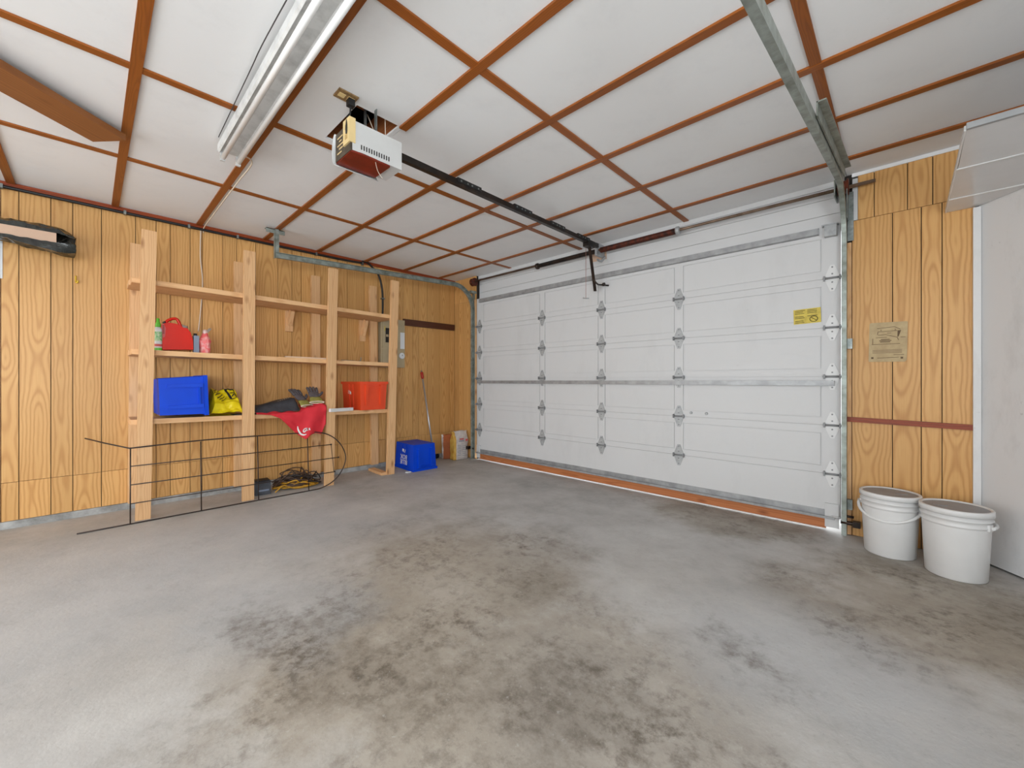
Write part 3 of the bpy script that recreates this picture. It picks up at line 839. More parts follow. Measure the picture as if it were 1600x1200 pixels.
ep = thing('breaker_panel', 'beige breaker panel on the wall behind the last shelf posts', 'panel', (-4.7, 2.67, 1.25))
MB().box(-4.718, -4.652, 2.50, 2.835, 1.25, 1.86).build('cabinet', M_BEIGE, ep, bevel=.004)
pd = MB().box(-4.652, -4.644, 2.52, 2.79, 1.49, 1.83).build('door', M_BEIGE, ep, bevel=.003)
MB().box(-4.652, -4.644, 2.52, 2.79, 1.27, 1.47).build('lower_cover', M_BEIGE, ep, bevel=.003)
MB().box(-4.644, -4.6425, 2.56, 2.61, 1.56, 1.74).build('label_print', M_INK, pd)
MB().box(-4.644, -4.6425, 2.545, 2.555, 1.70, 1.76).build('label_stripe', M_STICK, pd)
MB().box(-4.6425, -4.6415, 2.565, 2.60, 1.63, 1.66).build('label_window', M_BEIGE, pd)
n = thing('paper_notice', 'small white paper notice taped beside the breaker panel door', 'notice', (-4.64, 2.8, 1.5))
MB().box(-4.6435, -4.642, 2.765, 2.828, 1.49, 1.70).build('sheet', M_PAPER, n)
rcp = thing('wall_receptacle', 'round white receptacle on the lower part of the breaker panel', 'outlet', (-4.64, 2.79, 1.4))
MB().lathe([(.04, 0), (.04, .012), (.034, .018)], 16, Matrix.Translation((-4.6435, 2.785, 1.40)) @ Matrix.Rotation(math.pi / 2, 4, 'Y')).build('face', M_PAPER, rcp)
MB().box(-4.6255, -4.6235, 2.781, 2.789, 1.40, 1.412).build('slot', M_INK, rcp)
r0, r1 = px_(630, 503.5, -4.706), px_(713, 512, -4.706)
o = board('tool_rail', (-4.706, r0.y, 1.848), (-4.706, 3.685, 1.85), .085, .022, (1, 0, 0), M_BROWNB)
tag(o, 'dark brown wooden tool rail on the panelled wall by the garage door', 'rail')
o = board('wall_rail', (-.288, 3.688, .813), (.314, 3.688, .80), .033, .022, (0, 1, 0), M_DARKW)
tag(o, 'narrow red-brown wooden rail across the wood pier above the buckets', 'rail')
b = MB().tube(smooth_path([px_(118.5, 431, -4.712), px_(118.5, 439, -4.706), px_(119, 441.5, -4.69), px_(121, 441, -4.675), px_(122, 438, -4.672)], 4), .005, 6)
tag(b.build('wall_hook', pm('yellow_hook', rgb(214, 176, 40), .5)), 'small yellow hook screwed into the panelled wall', 'hook')
o = MB().box(-4.719, -4.716, -.62, px_(4, 400, XL).y, px_(2, 435, XL).z, px_(2, 371, XL).z).build('wall_notice', M_PAPER)
tag(o, 'white sheet pinned to the panels under the black wrapped board', 'notice')

# board wrapped in black plastic, on wall brackets
wb = thing('wrapped_board', 'beige board half wrapped in torn black plastic high on the wall', 'board', (-4.45, -.6, 2.0))
Xw = -4.42
y1 = px_(88, 366, Xw).y; zt = px_(40, 356, Xw).z; zb = px_(40, 374, Xw).z
MB().box(Xw - .022, Xw, -1.5, y1, zb, zt).build('board', M_BOARDB, wb, bevel=.002)
random.seed(5)


def film(u, v):
    """crumpled film wrapped under, behind and over the board"""
    y = -1.45 + u * (px_(116, 380, Xw).y + 1.45)
    tail = max(0.0, (y - (y1 - .32)) / .45)
    pr = [(Xw + .004, zb + .012), (Xw + .006, zb + .002 - .085 * tail), (Xw - .09, zb + .004 - .10 * tail), (Xw - .2, zb + .0), (Xw - .22, zt + .08), (Xw - .12, zt + .075 - .02 * tail), (Xw - .03, zt + .03), (Xw - .028, zt + .004)]
    s = v * (len(pr) - 1); i = min(int(s), len(pr) - 2); t = s - i
    q = Vector((pr[i][0] + (pr[i + 1][0] - pr[i][0]) * t, y, pr[i][1] + (pr[i + 1][1] - pr[i][1]) * t))
    k = noise.noise(Vector((q.x * 14, y * 11, q.z * 14))) * .02 + abs(noise.noise(Vector((q.x * 34, y * 24, q.z * 30)))) * .022
    if y > y1: q.x += -.08 * ((y - y1) / .12) * math.sin(v * math.pi); q.z += (zb + .03 - q.z) * min(.6, (y - y1) * 3.5)
    return q + Vector((0 if 0.05 < v < .95 else 0, k * .6, k if 1 < s < 6.5 else k * .4))


b = MB(); b.grid(60, 28, film, smooth=False); b.build('plastic_wrap', M_BLACKF, wb, solid=.002)
for y in (-1.25, -.75):
    b = MB(); b.box(-4.719, -4.40, y - .02, y + .02, zb - .075, zb - .055); b.box(-4.719, -4.70, y - .02, y + .02, zb - .35, zb - .055)
    b.build('bracket', M_LUMBER, wb)

# ------------------------------------------------------------------ instruction sign on the pier
sg = thing('instruction_sign', 'tan instruction card with line drawing nailed to the wood pier', 'sign', (-.07, 3.695, 1.21))
Msg = Matrix.Translation((-.0705, 3.697, 1.341)) @ Matrix.Rotation(.02, 4, 'Y')
MB().prism([(-.094, -.128), (-.09, -.132), (.085, -.132), (.094, -.12), (.094, .128), (.088, .132), (-.086, .132), (-.094, .126)], -.002, .002, lambda p, t: (p[0], t, p[1])).build('card', M_TAN, sg, Msg)
b = MB()
def ln(x0, z0, x1, z1, w=.0016):
    d = Vector((x1 - x0, 0, z1 - z0)).normalized(); nn = Vector((-d.z, 0, d.x)) * w
    A, B = Vector((x0, -.0022, z0)), Vector((x1, -.0022, z1)); b._f([b.bm.verts.new(v) for v in (A - nn, B - nn, B + nn, A + nn)])
for q in ((-.05, .07, .045, .074), (-.055, .092, .03, .1), (.03, .1, .06, .082), (-.05, .07, -.052, .05), (-.05, .047, -.012, .05), (-.012, .05, .045, .03), (-.005, .06, .015, .06), (-.06, .03, -.005, .032), (.06, .03, .085, .03), (.045, .03, .052, .012), (-.035, .075, -.035, .084), (.035, .077, .035, .086), (-.08, -.015, .06, -.012), (-.075, .025, -.075, -.012), (-.05, -.107, .055, -.102), (.03, -.085, .08, -.085)): ln(*q)
for k, (x0, x1) in enumerate(((-.035, .01), (-.042, .018), (-.038, .012))): ln(x0, .018 - k * .0085, x1, .018 - k * .0085, .0026)
b._f([b.bm.verts.new(v) for v in ((.046, -.0022, .074), (.063, -.0022, .076), (.052, -.0022, .035), (.046, -.0022, .032))])
for x in (-.075, .07): b.box(x - .006, x + .006, -.0026, -.002, -.112, -.100)
b.build('print', pm('sign_ink', rgb(96, 74, 48), .7, var=0), sg, Msg)
b = MB()
for k in range(3): ln(-.075, -.055 - k * .009, .07, -.052 - k * .009, .0028)
b.build('fine_print', pm('sign_faint_ink', rgb(150, 128, 96), .7, var=0), sg, Msg)

# ------------------------------------------------------------------ shelving unit
sh = thing('storage_shelf', 'rough lumber shelving unit with three levels against the panelled wall', 'shelf', (-4.48, 1.35, 0))
XP = -4.271
for (yt, yb), off in zip(((.328, .291), (1.008, .996), (1.76, 1.716), (2.472, 2.412)), (2.26, 2.255, 2.245, 2.245)):
    board('post', (XP, yb, 0.001), (XP, yt, off), .089, .038, (1, 0, 0), M_LUMBER, sh, .003)
for yt, yb in ((.285, .27), (1.02, 1.02), (1.735, 1.745), (2.41, 2.435)):
    board('rear_post', (-4.688, yb, 0.053), (-4.688, yt, 2.24), .089, .038, (1, 0, 0), M_LUMBER, sh, .003)
Y0s, Y1s = .21, 2.50


def shelf_z(k, y):
    a, c = ((.760, .732), (1.308, 1.268), (1.865, 1.825))[k]
    return a + (c - a) * (y - Y0s) / (Y1s - Y0s)


for k in range(3):
    for q in range(3):
        x = -4.362 - q * .134
        if q == 2:
            w = .094; x = -4.618
        else: w = .130
        yc = Y1s - random.uniform(0, .03) if q else Y1s - .04
        pA = (x, Y0s + random.uniform(0, .02), shelf_z(k, Y0s)); pB = (x, yc, shelf_z(k, yc))
        board('shelf_board', pA, pB, w, .040, (0, 0, 1), M_LUMBER, sh, .003)
for x0, x1 in (((445, 480), (458, 518)), ((560, 496), (572, 533))):
    q = px_(sum(v[0] for v in (x0, x1)) / 2, x1[1], -4.70); zt2 = shelf_z(2, q.y) - .021
    br = board('wall_cleat', (-4.702, q.y, q.z), (-4.702, q.y, zt2), .07, .034, (1, 0, 0), M_LUMBER, sh)
    board('brace', (-4.68, q.y, q.z + .07), (-4.60, q.y, zt2 - .004), .06, .036, (0, 1, 0), M_LUMBER, br)
board('foot_board', (-4.27, 2.345, .016), (-4.62, 2.36, .016), .075, .03, (0, 0, 1), M_LUMBER, sh)

# ------------------------------------------------------------------ recycling bins (three of one kind)


def bin_parts(L, W, l, w, h, mat):
    """tapered box: rim L x W at the top, base l x w; open top; long axis x"""
    b = MB(); t = .004
    def ring(a, c, z): return [b.bm.verts.new(p) for p in ((-a / 2, -c / 2, z), (a / 2, -c / 2, z), (a / 2, c / 2, z), (-a / 2, c / 2, z))]
    rs = [ring(l, w, 0), ring(L - .02, W - .02, h), ring(L - .02 - 2 * t, W - .02 - 2 * t, h), ring(l - 2 * t, w - 2 * t, t)]
    b._f(rs[0][::-1]); b._f(rs[3])
    for A, B in zip(rs, rs[1:]):
        for k in range(4): b._f([A[k], A[(k + 1) % 4], B[(k + 1) % 4], B[k]])
    return b


def taper(L, W, l, w, h, z): s = z / h; return l + (L - .02 - l) * s, w + (W - .02 - w) * s


def make_bin(label, M, mat, text=None, up=True):
    L, W, l, w, h = .48, .335, .425, .29, .31
    root = thing('recycling_bin', label, 'bin', (0, 0, 0), 'plastic recycling bins'); root.matrix_basis = M
    bin_parts(L, W, l, w, h, mat).build('body', mat, root, M, bevel=.008, segs=2)
    b = MB()
    b.box(-L / 2, L / 2, -W / 2, -W / 2 + .012, h - .026, h + .002); b.box(-L / 2, L / 2, W / 2 - .012, W / 2, h - .026, h + .002)
    b.box(-L / 2, -L / 2 + .012, -W / 2 + .012, W / 2 - .012, h - .026, h + .002); b.box(L / 2 - .012, L / 2, -W / 2 + .012, W / 2 - .012, h - .026, h + .002)
    b.build('rim', mat, root, M, bevel=.002)
    # upright ribs on the short ends, a grip between them, a recessed band on the long sides
    for s in (-1, 1):
        for y in (-.085, .085):
            b = MB(); a0, a1 = taper(L, W, l, w, h, .05)[0] / 2, taper(L, W, l, w, h, h - .03)[0] / 2
            P = [(s * (a0 - .004), y - .011, .05), (s * (a0 + .013), y - .011, .05), (s * (a0 + .013), y + .011, .05), (s * (a0 - .004), y + .011, .05),
                 (s * (a1 - .004), y - .016, h - .03), (s * (a1 + .018), y - .016, h - .03), (s * (a1 + .018), y + .016, h - .03), (s * (a1 - .004), y + .016, h - .03)]
            b.hexa(P); b.build('rib', mat, root, M, bevel=.003)
        a1 = taper(L, W, l, w, h, h - .06)[0] / 2
        b = MB(); b.box(min(s * (a1 - .002), s * (a1 + .02)), max(s * (a1 - .002), s * (a1 + .02)), -.07, .07, h - .062, h - .05); b.build('grip', mat, root, M, bevel=.002)
    for s in (-1, 1):
        b = MB(); c0, c1 = taper(L, W, l, w, h, .012)[1] / 2, taper(L, W, l, w, h, h - .028)[1] / 2
        for xa in (-.045, .045):
            b.hexa([(xa - .006, s * (c0 - .003), .012), (xa + .006, s * (c0 - .003), .012), (xa + .006, s * (c0 + .006), .012), (xa - .006, s * (c0 + .006), .012),
                    (xa - .006, s * (c1 - .003), h - .028), (xa + .006, s * (c1 - .003), h - .028), (xa + .006, s * (c1 + .006), h - .028), (xa - .006, s * (c1 + .006), h - .028)])
        b.build('side_band', mat, root, M)
    for lines in (text or []):
        body, z, sz_, xo = lines
        c = taper(L, W, l, w, h, z)[1] / 2 + .0075
        tilt = math.atan2((W - w) / 2, h)
        T = M @ Matrix.Translation((xo, -c, z)) @ Matrix.Rotation(math.pi / 2 + tilt, 4, 'X')
        if body: text_mesh('lettering', body, sz_, M_WINK, T, root, extrude=.0008)
        else:
            b = MB()
            for k, (a_, c_, e_, g_) in enumerate(((-.6, -.2, .1, .25), (-.5, .15, .12, .22), (.0, -.25, .18, .5), (.32, -.3, .16, .4))):
                b.prism([(a_ * sz_, c_ * sz_), ((a_ + e_ * 2) * sz_, (c_ - .04) * sz_), ((a_ + e_ * 2.2) * sz_, (c_ + g_) * sz_), ((a_ + e_ * .8) * sz_, (c_ + g_ * 1.3) * sz_)], 0, .0008, lambda p, t: (p[0], p[1], t))
            b.build('logo', M_WINK, root, T)
    return root


# blue, upside down on the floor (base up)
M = Matrix.Translation((-4.395, 2.83, .3125)) @ Matrix.Rotation(math.radians(-3), 4, 'Z') @ Matrix.Rotation(math.pi, 4, 'Y')
make_bin('blue recycling bin with white lettering upside down on the floor', M, M_BLUE, [('BLUE', .222, .078, 0), ('BOX', .160, .078, 0), (None, .085, .06, 0)])
# blue, lying on its side on the lowest shelf, mouth towards the yellow bag
M = Matrix.Translation((-4.46, .385, shelf_z(0, .5) + .022 + .172)) @ Matrix.Rotation(math.radians(2.0), 4, 'X') @ Matrix.Rotation(-math.pi / 2, 4, 'X')
make_bin('blue recycling bin lying on its side on the bottom shelf', M, M_BLUE)
# orange, upright on the lowest shelf
M = Matrix.Translation((-4.475, 2.20, shelf_z(0, 2.2) + .0225)) @ Matrix.Rotation(math.radians(0), 4, 'Z')
make_bin('orange-red recycling bin standing upright on the bottom shelf', M, M_ORANGE, [(None, .19, .06, -.03)])

# ------------------------------------------------------------------ things on the middle shelf


def mz(y): return shelf_z(1, y) + .0205


XM = -4.37
y = px_(247, 520, XM).y
g = thing('spray_bottle', 'slim white and green bottle with green cap beside the red gas can', 'bottle', (XM, y, mz(y)))
Mb = Matrix.Translation((XM, y, mz(y)))
MB().lathe([(.024, 0), (.026, .006), (.026, .17), (.017, .195)], 16, Mb).build('bottle', M_WHITEP, g)
MB().lathe([(.0264, .004), (.0264, .024)], 16, Mb, False, False).build('base_band', M_GREEN, g)
MB().lathe([(.0265, .08), (.0265, .155)], 16, Mb, False, False).build('label_band', pm('green_label', rgb(70, 176, 92), .45, c2=rgb(214, 226, 190), scale=60), g)
MB().lathe([(.0265, .035), (.0265, .055)], 16, Mb, False, False).build('label_stripe', M_SACKR, g)
MB().lathe([(.018, .193), (.018, .215), (.011, .235), (.010, .262), (.004, .266)], 14, Mb).build('cap', M_GREEN, g)

# gas can
gc = thing('gas_can', 'red plastic gas can with arched handle on the middle shelf', 'gas can', (XM - .03, .51, mz(.51)))


def cpt(u, v): q = px_(200 + u / 8, 480 + v / 8, XM); return (q.y, q.z)


z0 = mz(.51)
def cz(u, v):
    q = cpt(u, v); return (q[0], max(q[1], z0))
body = [cz(432, 530), (cpt(432, 530)[0] - .006, z0 + .05), cpt(424, 300), cpt(440, 205), cpt(500, 190), cpt(600, 205), cpt(650, 225), cpt(690, 255), cpt(740, 262), cpt(785, 320), cpt(812, 410), cz(818, 530)]
MB().prism(body, XM - .15, XM, lambda p, t: (t, p[0], p[1])).build('body', M_RED, gc, bevel=.014, segs=3)
hp_ = [cpt(478, 205), cpt(500, 165), cpt(560, 138), cpt(615, 136), cpt(645, 170), cpt(665, 215), cpt(690, 268)]
MB().tube(smooth_path([(XM - .06, a, c) for a, c in hp_], 5), .0115, 10).build('handle', M_RED, gc)
q = cpt(478, 175)
MB().lathe([(.014, 0), (.014, .016), (.010, .02)], 12, Matrix.Translation((XM - .06, q[0], q[1] - .015)) @ Matrix.Rotation(.5, 4, 'X')).build('vent_cap', M_BLACK, gc)
q = cpt(715, 250)
MB().lathe([(.027, -.012), (.027, .012), (.023, .022), (.008, .024)], 14, Matrix.Translation((XM - .075, q[0], q[1])) @ Matrix.Rotation(-.35, 4, 'X')).build('spout_cap', pm('grey_cap', rgb(170, 160, 150), .4), gc)
q0, q1 = cpt(415, 215), cpt(470, 370)
MB().prism([(q0[0] + .002, q0[1] + .002), (q0[0] + .016, q0[1] + .006), (q0[0] + .03, q0[1] - .03), (q1[0] - .004, q1[1]), (q0[0] + .004, q1[1] - .015)], XM + .0015, XM + .003, lambda p, t: (t, p[0], p[1])).build('hang_tag', M_SACKR, gc)
b = MB()
for k in range(6): b.box(XM + .003, XM + .0036, q0[0] + .008, q0[0] + .02, q0[1] - .012 - k * .012, q0[1] - .007 - k * .012)
b.build('tag_print', M_INK, gc)

# oil bottle and the bagged bottle
y = px_(307, 530, XM).y
ob = thing('oil_bottle', 'blue-grey plastic bottle with black cap right of the gas can', 'bottle', (XM, y, mz(y)))
b = MB(); b.box(XM - .06, XM - .004, y - .018, y + .019, mz(y), mz(y) + .148); b.build('bottle', M_GREYB, ob, bevel=.009, segs=2)
MB().lathe([(.013, 0), (.013, .022)], 12, Matrix.Translation((XM - .03, y - .004, mz(y) + .146))).build('cap', M_BLACK, ob)
y = px_(322, 530, XM).y
pb = thing('bagged_bottle', 'pink bottle in a crumpled clear bag on the middle shelf', 'bag', (XM, y, mz(y)))
def bagf(u, v):
    a = u * 2 * math.pi; r = (.038 + .006 * math.sin(3 * a)) * (1 if v < .6 else 1 - (v - .6) * 1.6); r *= 1 + .16 * noise.noise(Vector((math.cos(a) * 2, math.sin(a) * 2, v * 5)))
    return Vector((XM - .035 + r * math.cos(a), y + r * math.sin(a) * (1 + .25 * math.exp(-((v - .6) / .15) ** 2)), mz(y) + .001 + v * .185))
b = MB(); b.grid(20, 12, bagf, smooth=False); b.build('bag_film', M_PINK, pb, weld=True, solid=.0015)
MB().lathe([(.012, .16), (.02, .185), (.017, .205), (.010, .208)], 10, Matrix.Translation((XM - .035, y, mz(y)))).build('bag_neck', M_CLEAR, pb)
b = MB()
for k in (-.006, .006): b.tube([(XM - .035, y + k, mz(y) + .17), (XM - .03, y + .035 + k, mz(y) + .222)], .004, 6)
b.build('spout', M_HINGE, pb)

# strips left on the middle shelf
q0, q1 = px_(445, 552, -4.40), px_(511, 557, -4.36)
o = MB().box(-.008, .008, -.018, .018, 0, (q1 - q0).length).build('wood_strip', pm('pale_strip', rgb(226, 196, 166), .6), None, frame((-4.40, q0.y, mz(q0.y) + .009), (-4.36, q1.y, mz(q1.y) + .009), (1, 0, 0)), bevel=.002)
tag(o, 'pale thin wood strip lying on the middle shelf between the posts', 'wood strip')
wr = thing('wire_rod', 'bent metal rod lying on the middle shelf near the breaker panel', 'rod', (-4.4, 2.0, mz(2.0)))
y0, y1 = px_(533, 558, -4.4).y, px_(562, 558, -4.4).y
MB().tube(smooth_path([(-4.40, y0, mz(y0) + .0065), (-4.41, (y0 + y1) / 2, mz(y1) + .008), (-4.40, y1, mz(y1) + .006), (-4.40, y1 + .015, mz(y1) + .05)], 5), .005, 6).build('rod', M_GALV, wr)

# ------------------------------------------------------------------ things on the bottom shelf


def bz(y): return shelf_z(0, y) + .0205


# crumpled yellow bag
ya, yb2 = .725, .97
def ybag(u, v):
    y = ya + u * (yb2 - ya); x = -4.295 - v * .30
    e = min(1, 6 * u, 6 * (1 - u) + .35, 5 * v + .12, 6 * (1 - v))
    hgt = (.06 + .17 * min(1, v * 1.7) - .02 * u) * e
    n = noise.noise(Vector((x * 9, y * 9, 2.3))) * .035 + abs(noise.noise(Vector((x * 22, y * 16, 7)))) * .03
    return Vector((x + n * .4, y, bz(y) + .006 + max(hgt * (1 + n * 1.4) + n * .7, 0)))
yg = thing('yellow_bag', 'crumpled yellow plastic bag with black print on the bottom shelf', 'bag', (-4.43, .85, bz(.85)))
b = MB(); b.grid(30, 30, ybag, smooth=False)
b.grid(2, 2, lambda u, v: Vector((-4.30 - v * .29, ya + u * (yb2 - ya), bz(ya + u * (yb2 - ya)) + .001)), flip=True)
b.build('film', M_YELLOW, yg)
b = MB()
def mark(u0, v0, u1, v1, w):
    n = 6; A = []; B = []
    d = Vector((u1 - u0, v1 - v0)).normalized(); pn = Vector((-d.y, d.x)) * w
    for k in range(n + 1):
        t = k / n; u = u0 + (u1 - u0) * t; v = v0 + (v1 - v0) * t
        for lst, s in ((A, 1), (B, -1)):
            p = ybag(u + pn.x * s, v + pn.y * s); lst.append(b.bm.verts.new(p + Vector((.004, 0, .004))))
    for k in range(n): b._f([A[k], A[k + 1], B[k + 1], B[k]])
for k in range(6): mark(.10 + k * .055, .42 - k * .035, .30 + k * .05, .60 - k * .05, .009)
mark(.34, .68, .46, .62, .022); mark(.46, .66, .62, .58, .03); mark(.55, .60, .70, .30, .028); mark(.70, .30, .86, .34, .014); mark(.86, .34, .80, .56, .014); mark(.80, .56, .62, .58, .016); mark(.68, .45, .84, .47, .012); mark(.72, .36, .80, .42, .014)
b.build('print', M_INK, yg)
tag(MB().box(-4.46, -4.30, .90, .985, bz(.95) + .0005, bz(.95) + .006).build('grey_rag', M_CHAR), 'flat dark grey rag under the yellow bag', 'rag')

# dark bag, red cloth, gloves
y0, y1 = 1.065, 1.445
def dbag(u, v):
    y = y0 + u * (y1 - y0); x = -4.30 - v * .26
    e = min(1, 10 * u + .3, 10 * (1 - u) + .3, 5 * v + .1, 5 * (1 - v) + .3)
    n = noise.noise(Vector((x * 7, y * 6, 9.1))) * .02
    return Vector((x, y, bz(y) + .006 + (.055 + .075 * u + .02 * v + n) * e))
db = thing('dark_bag', 'flat charcoal bag with small white logo beside the red cloth', 'bag', (-4.43, 1.25, bz(1.25)))
b = MB(); b.grid(24, 16, dbag)
b.grid(2, 2, lambda u, v: Vector((-4.30 - v * .26, y0 + u * (y1 - y0), bz(y0 + u * (y1 - y0)) + .001)), flip=True); b.build('fabric', M_CHAR, db)
b = MB()
for k in range(6): 
    u = .58 + k * .05; A = [dbag(u, .50), dbag(u + .03, .50), dbag(u + .03, .56 + .04 * (k % 2)), dbag(u, .56)]
    b._f([b.bm.verts.new(p + Vector((.004, 0, .004))) for p in A])
b.build('logo', M_WINK, db)

hang = [(1.05, .0), (1.15, .012), (1.24, .05), (1.32, .135), (1.40, .215), (1.475, .268), (1.52, .225), (1.58, .215), (1.64, .232), (1.665, .15), (1.70, .10)]
def hlen(y):
    for (a, p), (c, q) in zip(hang, hang[1:]):
        if y <= c: return p + (q - p) * (y - a) / (c - a)
    return .10
def cloth(u, v):
    y = 1.06 + u * .62
    zt_ = bz(y) + .008; lift = .055 * math.exp(-((u - .93) / .1) ** 2) + .075 * min(1, max(0, (u - .60) / .12))
    if v < .4:
        t = v / .4; xb = -4.290 - .17 * min(1, max(0, (y - 1.455) / .03)); x = xb + (-4.244 - xb) * t
        z = zt_ + lift * (1 - .5 * t) + abs(noise.noise(Vector((x * 10, y * 7, 1)))) * .03 * (1 - t * .7)
    else:
        t = (v - .4) / .6; hl = hlen(y)
        x = -4.244 + .012 * min(1, t * 5) + .018 * math.sin(u * 17 + t * 2) * min(1, hl * 6) * t + .008 * noise.noise(Vector((y * 15, t * 3, 4)))
        z = zt_ + .5 * lift - (hl + .5 * lift) * t
        y += .03 * t * (u - .7) * -1
    return Vector((max(x, -4.246) if v >= .4 else x, y, z))
rcl = thing('red_cloth', 'red cloth with white script hanging over the bottom shelf edge', 'cloth', (-4.3, 1.4, bz(1.4)))
b = MB(); b.grid(56, 36, cloth); b.build('fabric', M_CLOTH, rcl, solid=.003)
# white script, drawn as brush strokes that follow the cloth
b = MB()
def stroke(pts, w=.008):
    P = smooth_path([Vector((p[0], p[1], 0)) for p in pts], 5); A, B = [], []
    for i, p in enumerate(P):
        t = (P[min(i + 1, len(P) - 1)] - P[max(i - 1, 0)]).normalized(); n_ = Vector((-t.y, t.x, 0)) * w * (.35 + .65 * math.sin(math.pi * (i + .5) / len(P)))
        for lst, s in ((A, 1), (B, -1)):
            q = p + n_ * s; yy = 1.43 + q.x; zz = .612 + q.y
            lst.append(b.bm.verts.new((-4.244 + .012 + .026, yy, zz)))
    for k in range(len(P) - 1): b._f([A[k], A[k + 1], B[k + 1], B[k]])
stroke([(-.035, .03), (-.03, -.005), (-.008, -.045), (.02, -.058), (.045, -.054)])
stroke([(.052, .004), (.03, .002), (.016, -.018), (.024, -.03), (.045, -.012), (.054, .006), (.052, -.014), (.062, -.018)], .006)
stroke([(.074, .006), (.072, -.006), (.08, -.016)], .006)
b.build('script', M_WINK, rcl)


def glove(name, label, M):
    root = thing(name, label, 'glove', (0, 0, 0), 'work gloves'); root.matrix_basis = M
    b = MB()
    def palm(u, v):
        a = u * 2 * math.pi; s = math.sin(math.pi * min(max(v, .04), .96)) ** .35
        return Vector((.012 * s * math.sin(a) + .014, .045 * s * math.cos(a), v * .11 - .01))
    b.grid(14, 8, palm)
    for k in range(4):
        y = -.032 + k * .0215
        b.tube(smooth_path([(.014, y, .085), (.018, y * 1.08, .13), (.012, y * 1.12, .16 + (.012, .02, .016, .0)[k])], 3), [.0105] * 6 + [.006], 8)
    b.tube(smooth_path([(.014, .035, .03), (.018, .06, .055), (.016, .072, .085)], 3), [.011] * 6 + [.006], 8)
    b.build('hand', M_GLOVE, root, M, weld=True)
    b = MB()
    def cuff(u, v):
        a = u * 2 * math.pi; w = .042 + .016 * (1 - v)
        return Vector((.0085 * math.sin(a) * (1.2 - v * .2) + .013, w * math.cos(a), -.075 + v * .08))
    b.grid(16, 4, cuff); b.build('cuff', M_CUFF, root, M, weld=True, solid=.002)
    MB().tube([cuff(k / 16, 0) for k in range(16)], .0035, 6, closed=True).build('piping', M_CREAM, root, M)
    return root


def gm(x, y, z, yaw, pitch):
    R = Matrix(((0, 0, -1), (0, 1, 0), (1, 0, 0))).to_4x4()
    return Matrix.Translation((x, y, z)) @ Matrix.Rotation(yaw, 4, 'Z') @ Matrix.Rotation(pitch, 4, 'Y') @ R @ Matrix.Scale(1.2, 4)


glove('work_glove', 'grey work glove with olive cuff lying against the dark bag', gm(-4.385, 1.500, bz(1.5) + .100, math.radians(14), math.radians(33)))
glove('work_glove', 'grey work glove with olive cuff lying on the bunched red cloth', gm(-4.375, 1.618, bz(1.6) + .130, math.radians(-8), math.radians(30)))

wbx = thing('white_bar', 'white metal bar lying on the bottom shelf before the orange bin', 'bar', (-4.31, 1.86, bz(1.86)))
y0b, y1b = 1.70, 1.985
MB().box(-.016, .016, 0, .034, 0, y1b - y0b).build('bar', M_WHITEP, wbx, frame((-4.205, y0b, bz(y0b) + .034), (-4.292, y1b, bz(y1b) + .034), (0, 0, -1)), bevel=.002)
MB().lathe([(.005, 0), (.005, .001)], 8, Matrix.Translation((-4.2605, 1.93, bz(1.93) + .019)) @ Matrix.Rotation(math.pi / 2, 4, 'Y')).build('screw_hole', M_INK, wbx)

# ------------------------------------------------------------------ wire trellis leaning on the shelf posts
wt = thing('wire_trellis', 'dark wire trellis with a rounded end leaning on the shelf posts', 'trellis', (-4.2, .9, 0))
XB, XT = -4.185, -4.238


def tw(px, z):
    """point of the leaning trellis plane at height z on the sight line of column px"""
    X = XB + (XT - XB) * z / .565; return px_(px, 600, X).y


def tpt(y, z): return Vector((XB + (XT - XB) * z / .565, y, z + .006))


tY0 = .215
outer = [px_(133, 685, -4.60), Vector((-4.44, .085, .60)), tpt(tY0, .562), tpt(.64, .576), tpt(1.06, .573), tpt(1.48, .563), tpt(1.60, .556), tpt(1.72, .51), tpt(1.82, .41), tpt(1.865, .28), tpt(1.83, .16), tpt(1.74, .06), tpt(1.62, .008), tpt(1.48, .0), tpt(1.06, 0), tpt(.64, 0), tpt(tY0, 0), tpt(-.06, 0)]
MB().tube(outer[:3] + smooth_path(outer[2:15], 5)[1:] + outer[15:], .0052, 7).build('outer_wire', M_WIRE, wt)
for z, ye in ((.426, 1.72), (.287, 1.79), (.147, 1.745)):
    MB().tube([tpt(tY0, z), tpt(ye, z - .004)], .004, 6).build('cross_wire', M_WIRE, wt)
    b = MB(); q = tpt(ye, z - .004); b.lathe([(.002, -.008), (.009, -.004), (.009, .004), (.002, .008)], 8, Matrix.Translation(q)); b.build('wire_end_cap', M_WIRE, wt)
for y in (tY0, .645, 1.06, 1.49):
    MB().tube([tpt(y, .0), tpt(y + .004, .568)], .0045, 6).build('upright_wire', M_WIRE, wt)
MB().tube([tpt(1.738, .147), tpt(1.72, .42)], .0028, 6).build('upright_wire', M_WIRE, wt)

# ------------------------------------------------------------------ on the floor under the shelves
bx = thing('charger_box', 'small dark grey charger box on the floor under the shelving', 'box', (-4.42, 1.14, 0))
Mx = Matrix.Translation((-4.425, 1.145, .001)) @ Matrix.Rotation(math.radians(-4), 4, 'Z')
MB().box(-.065, .065, -.065, .065, 0, .125).build('case', pm('dark_grey_case', rgb(74, 78, 86), .45, c2=rgb(48, 50, 56), scale=10), bx, Mx, bevel=.006)
MB().box(-.06, .045, -.06, .06, .125, .134).build('lid', M_BLACK, bx, Mx, bevel=.003)
MB().box(.065, .0665, -.035, .05, .035, .05).build('label_plate', M_GREYB, bx, Mx)


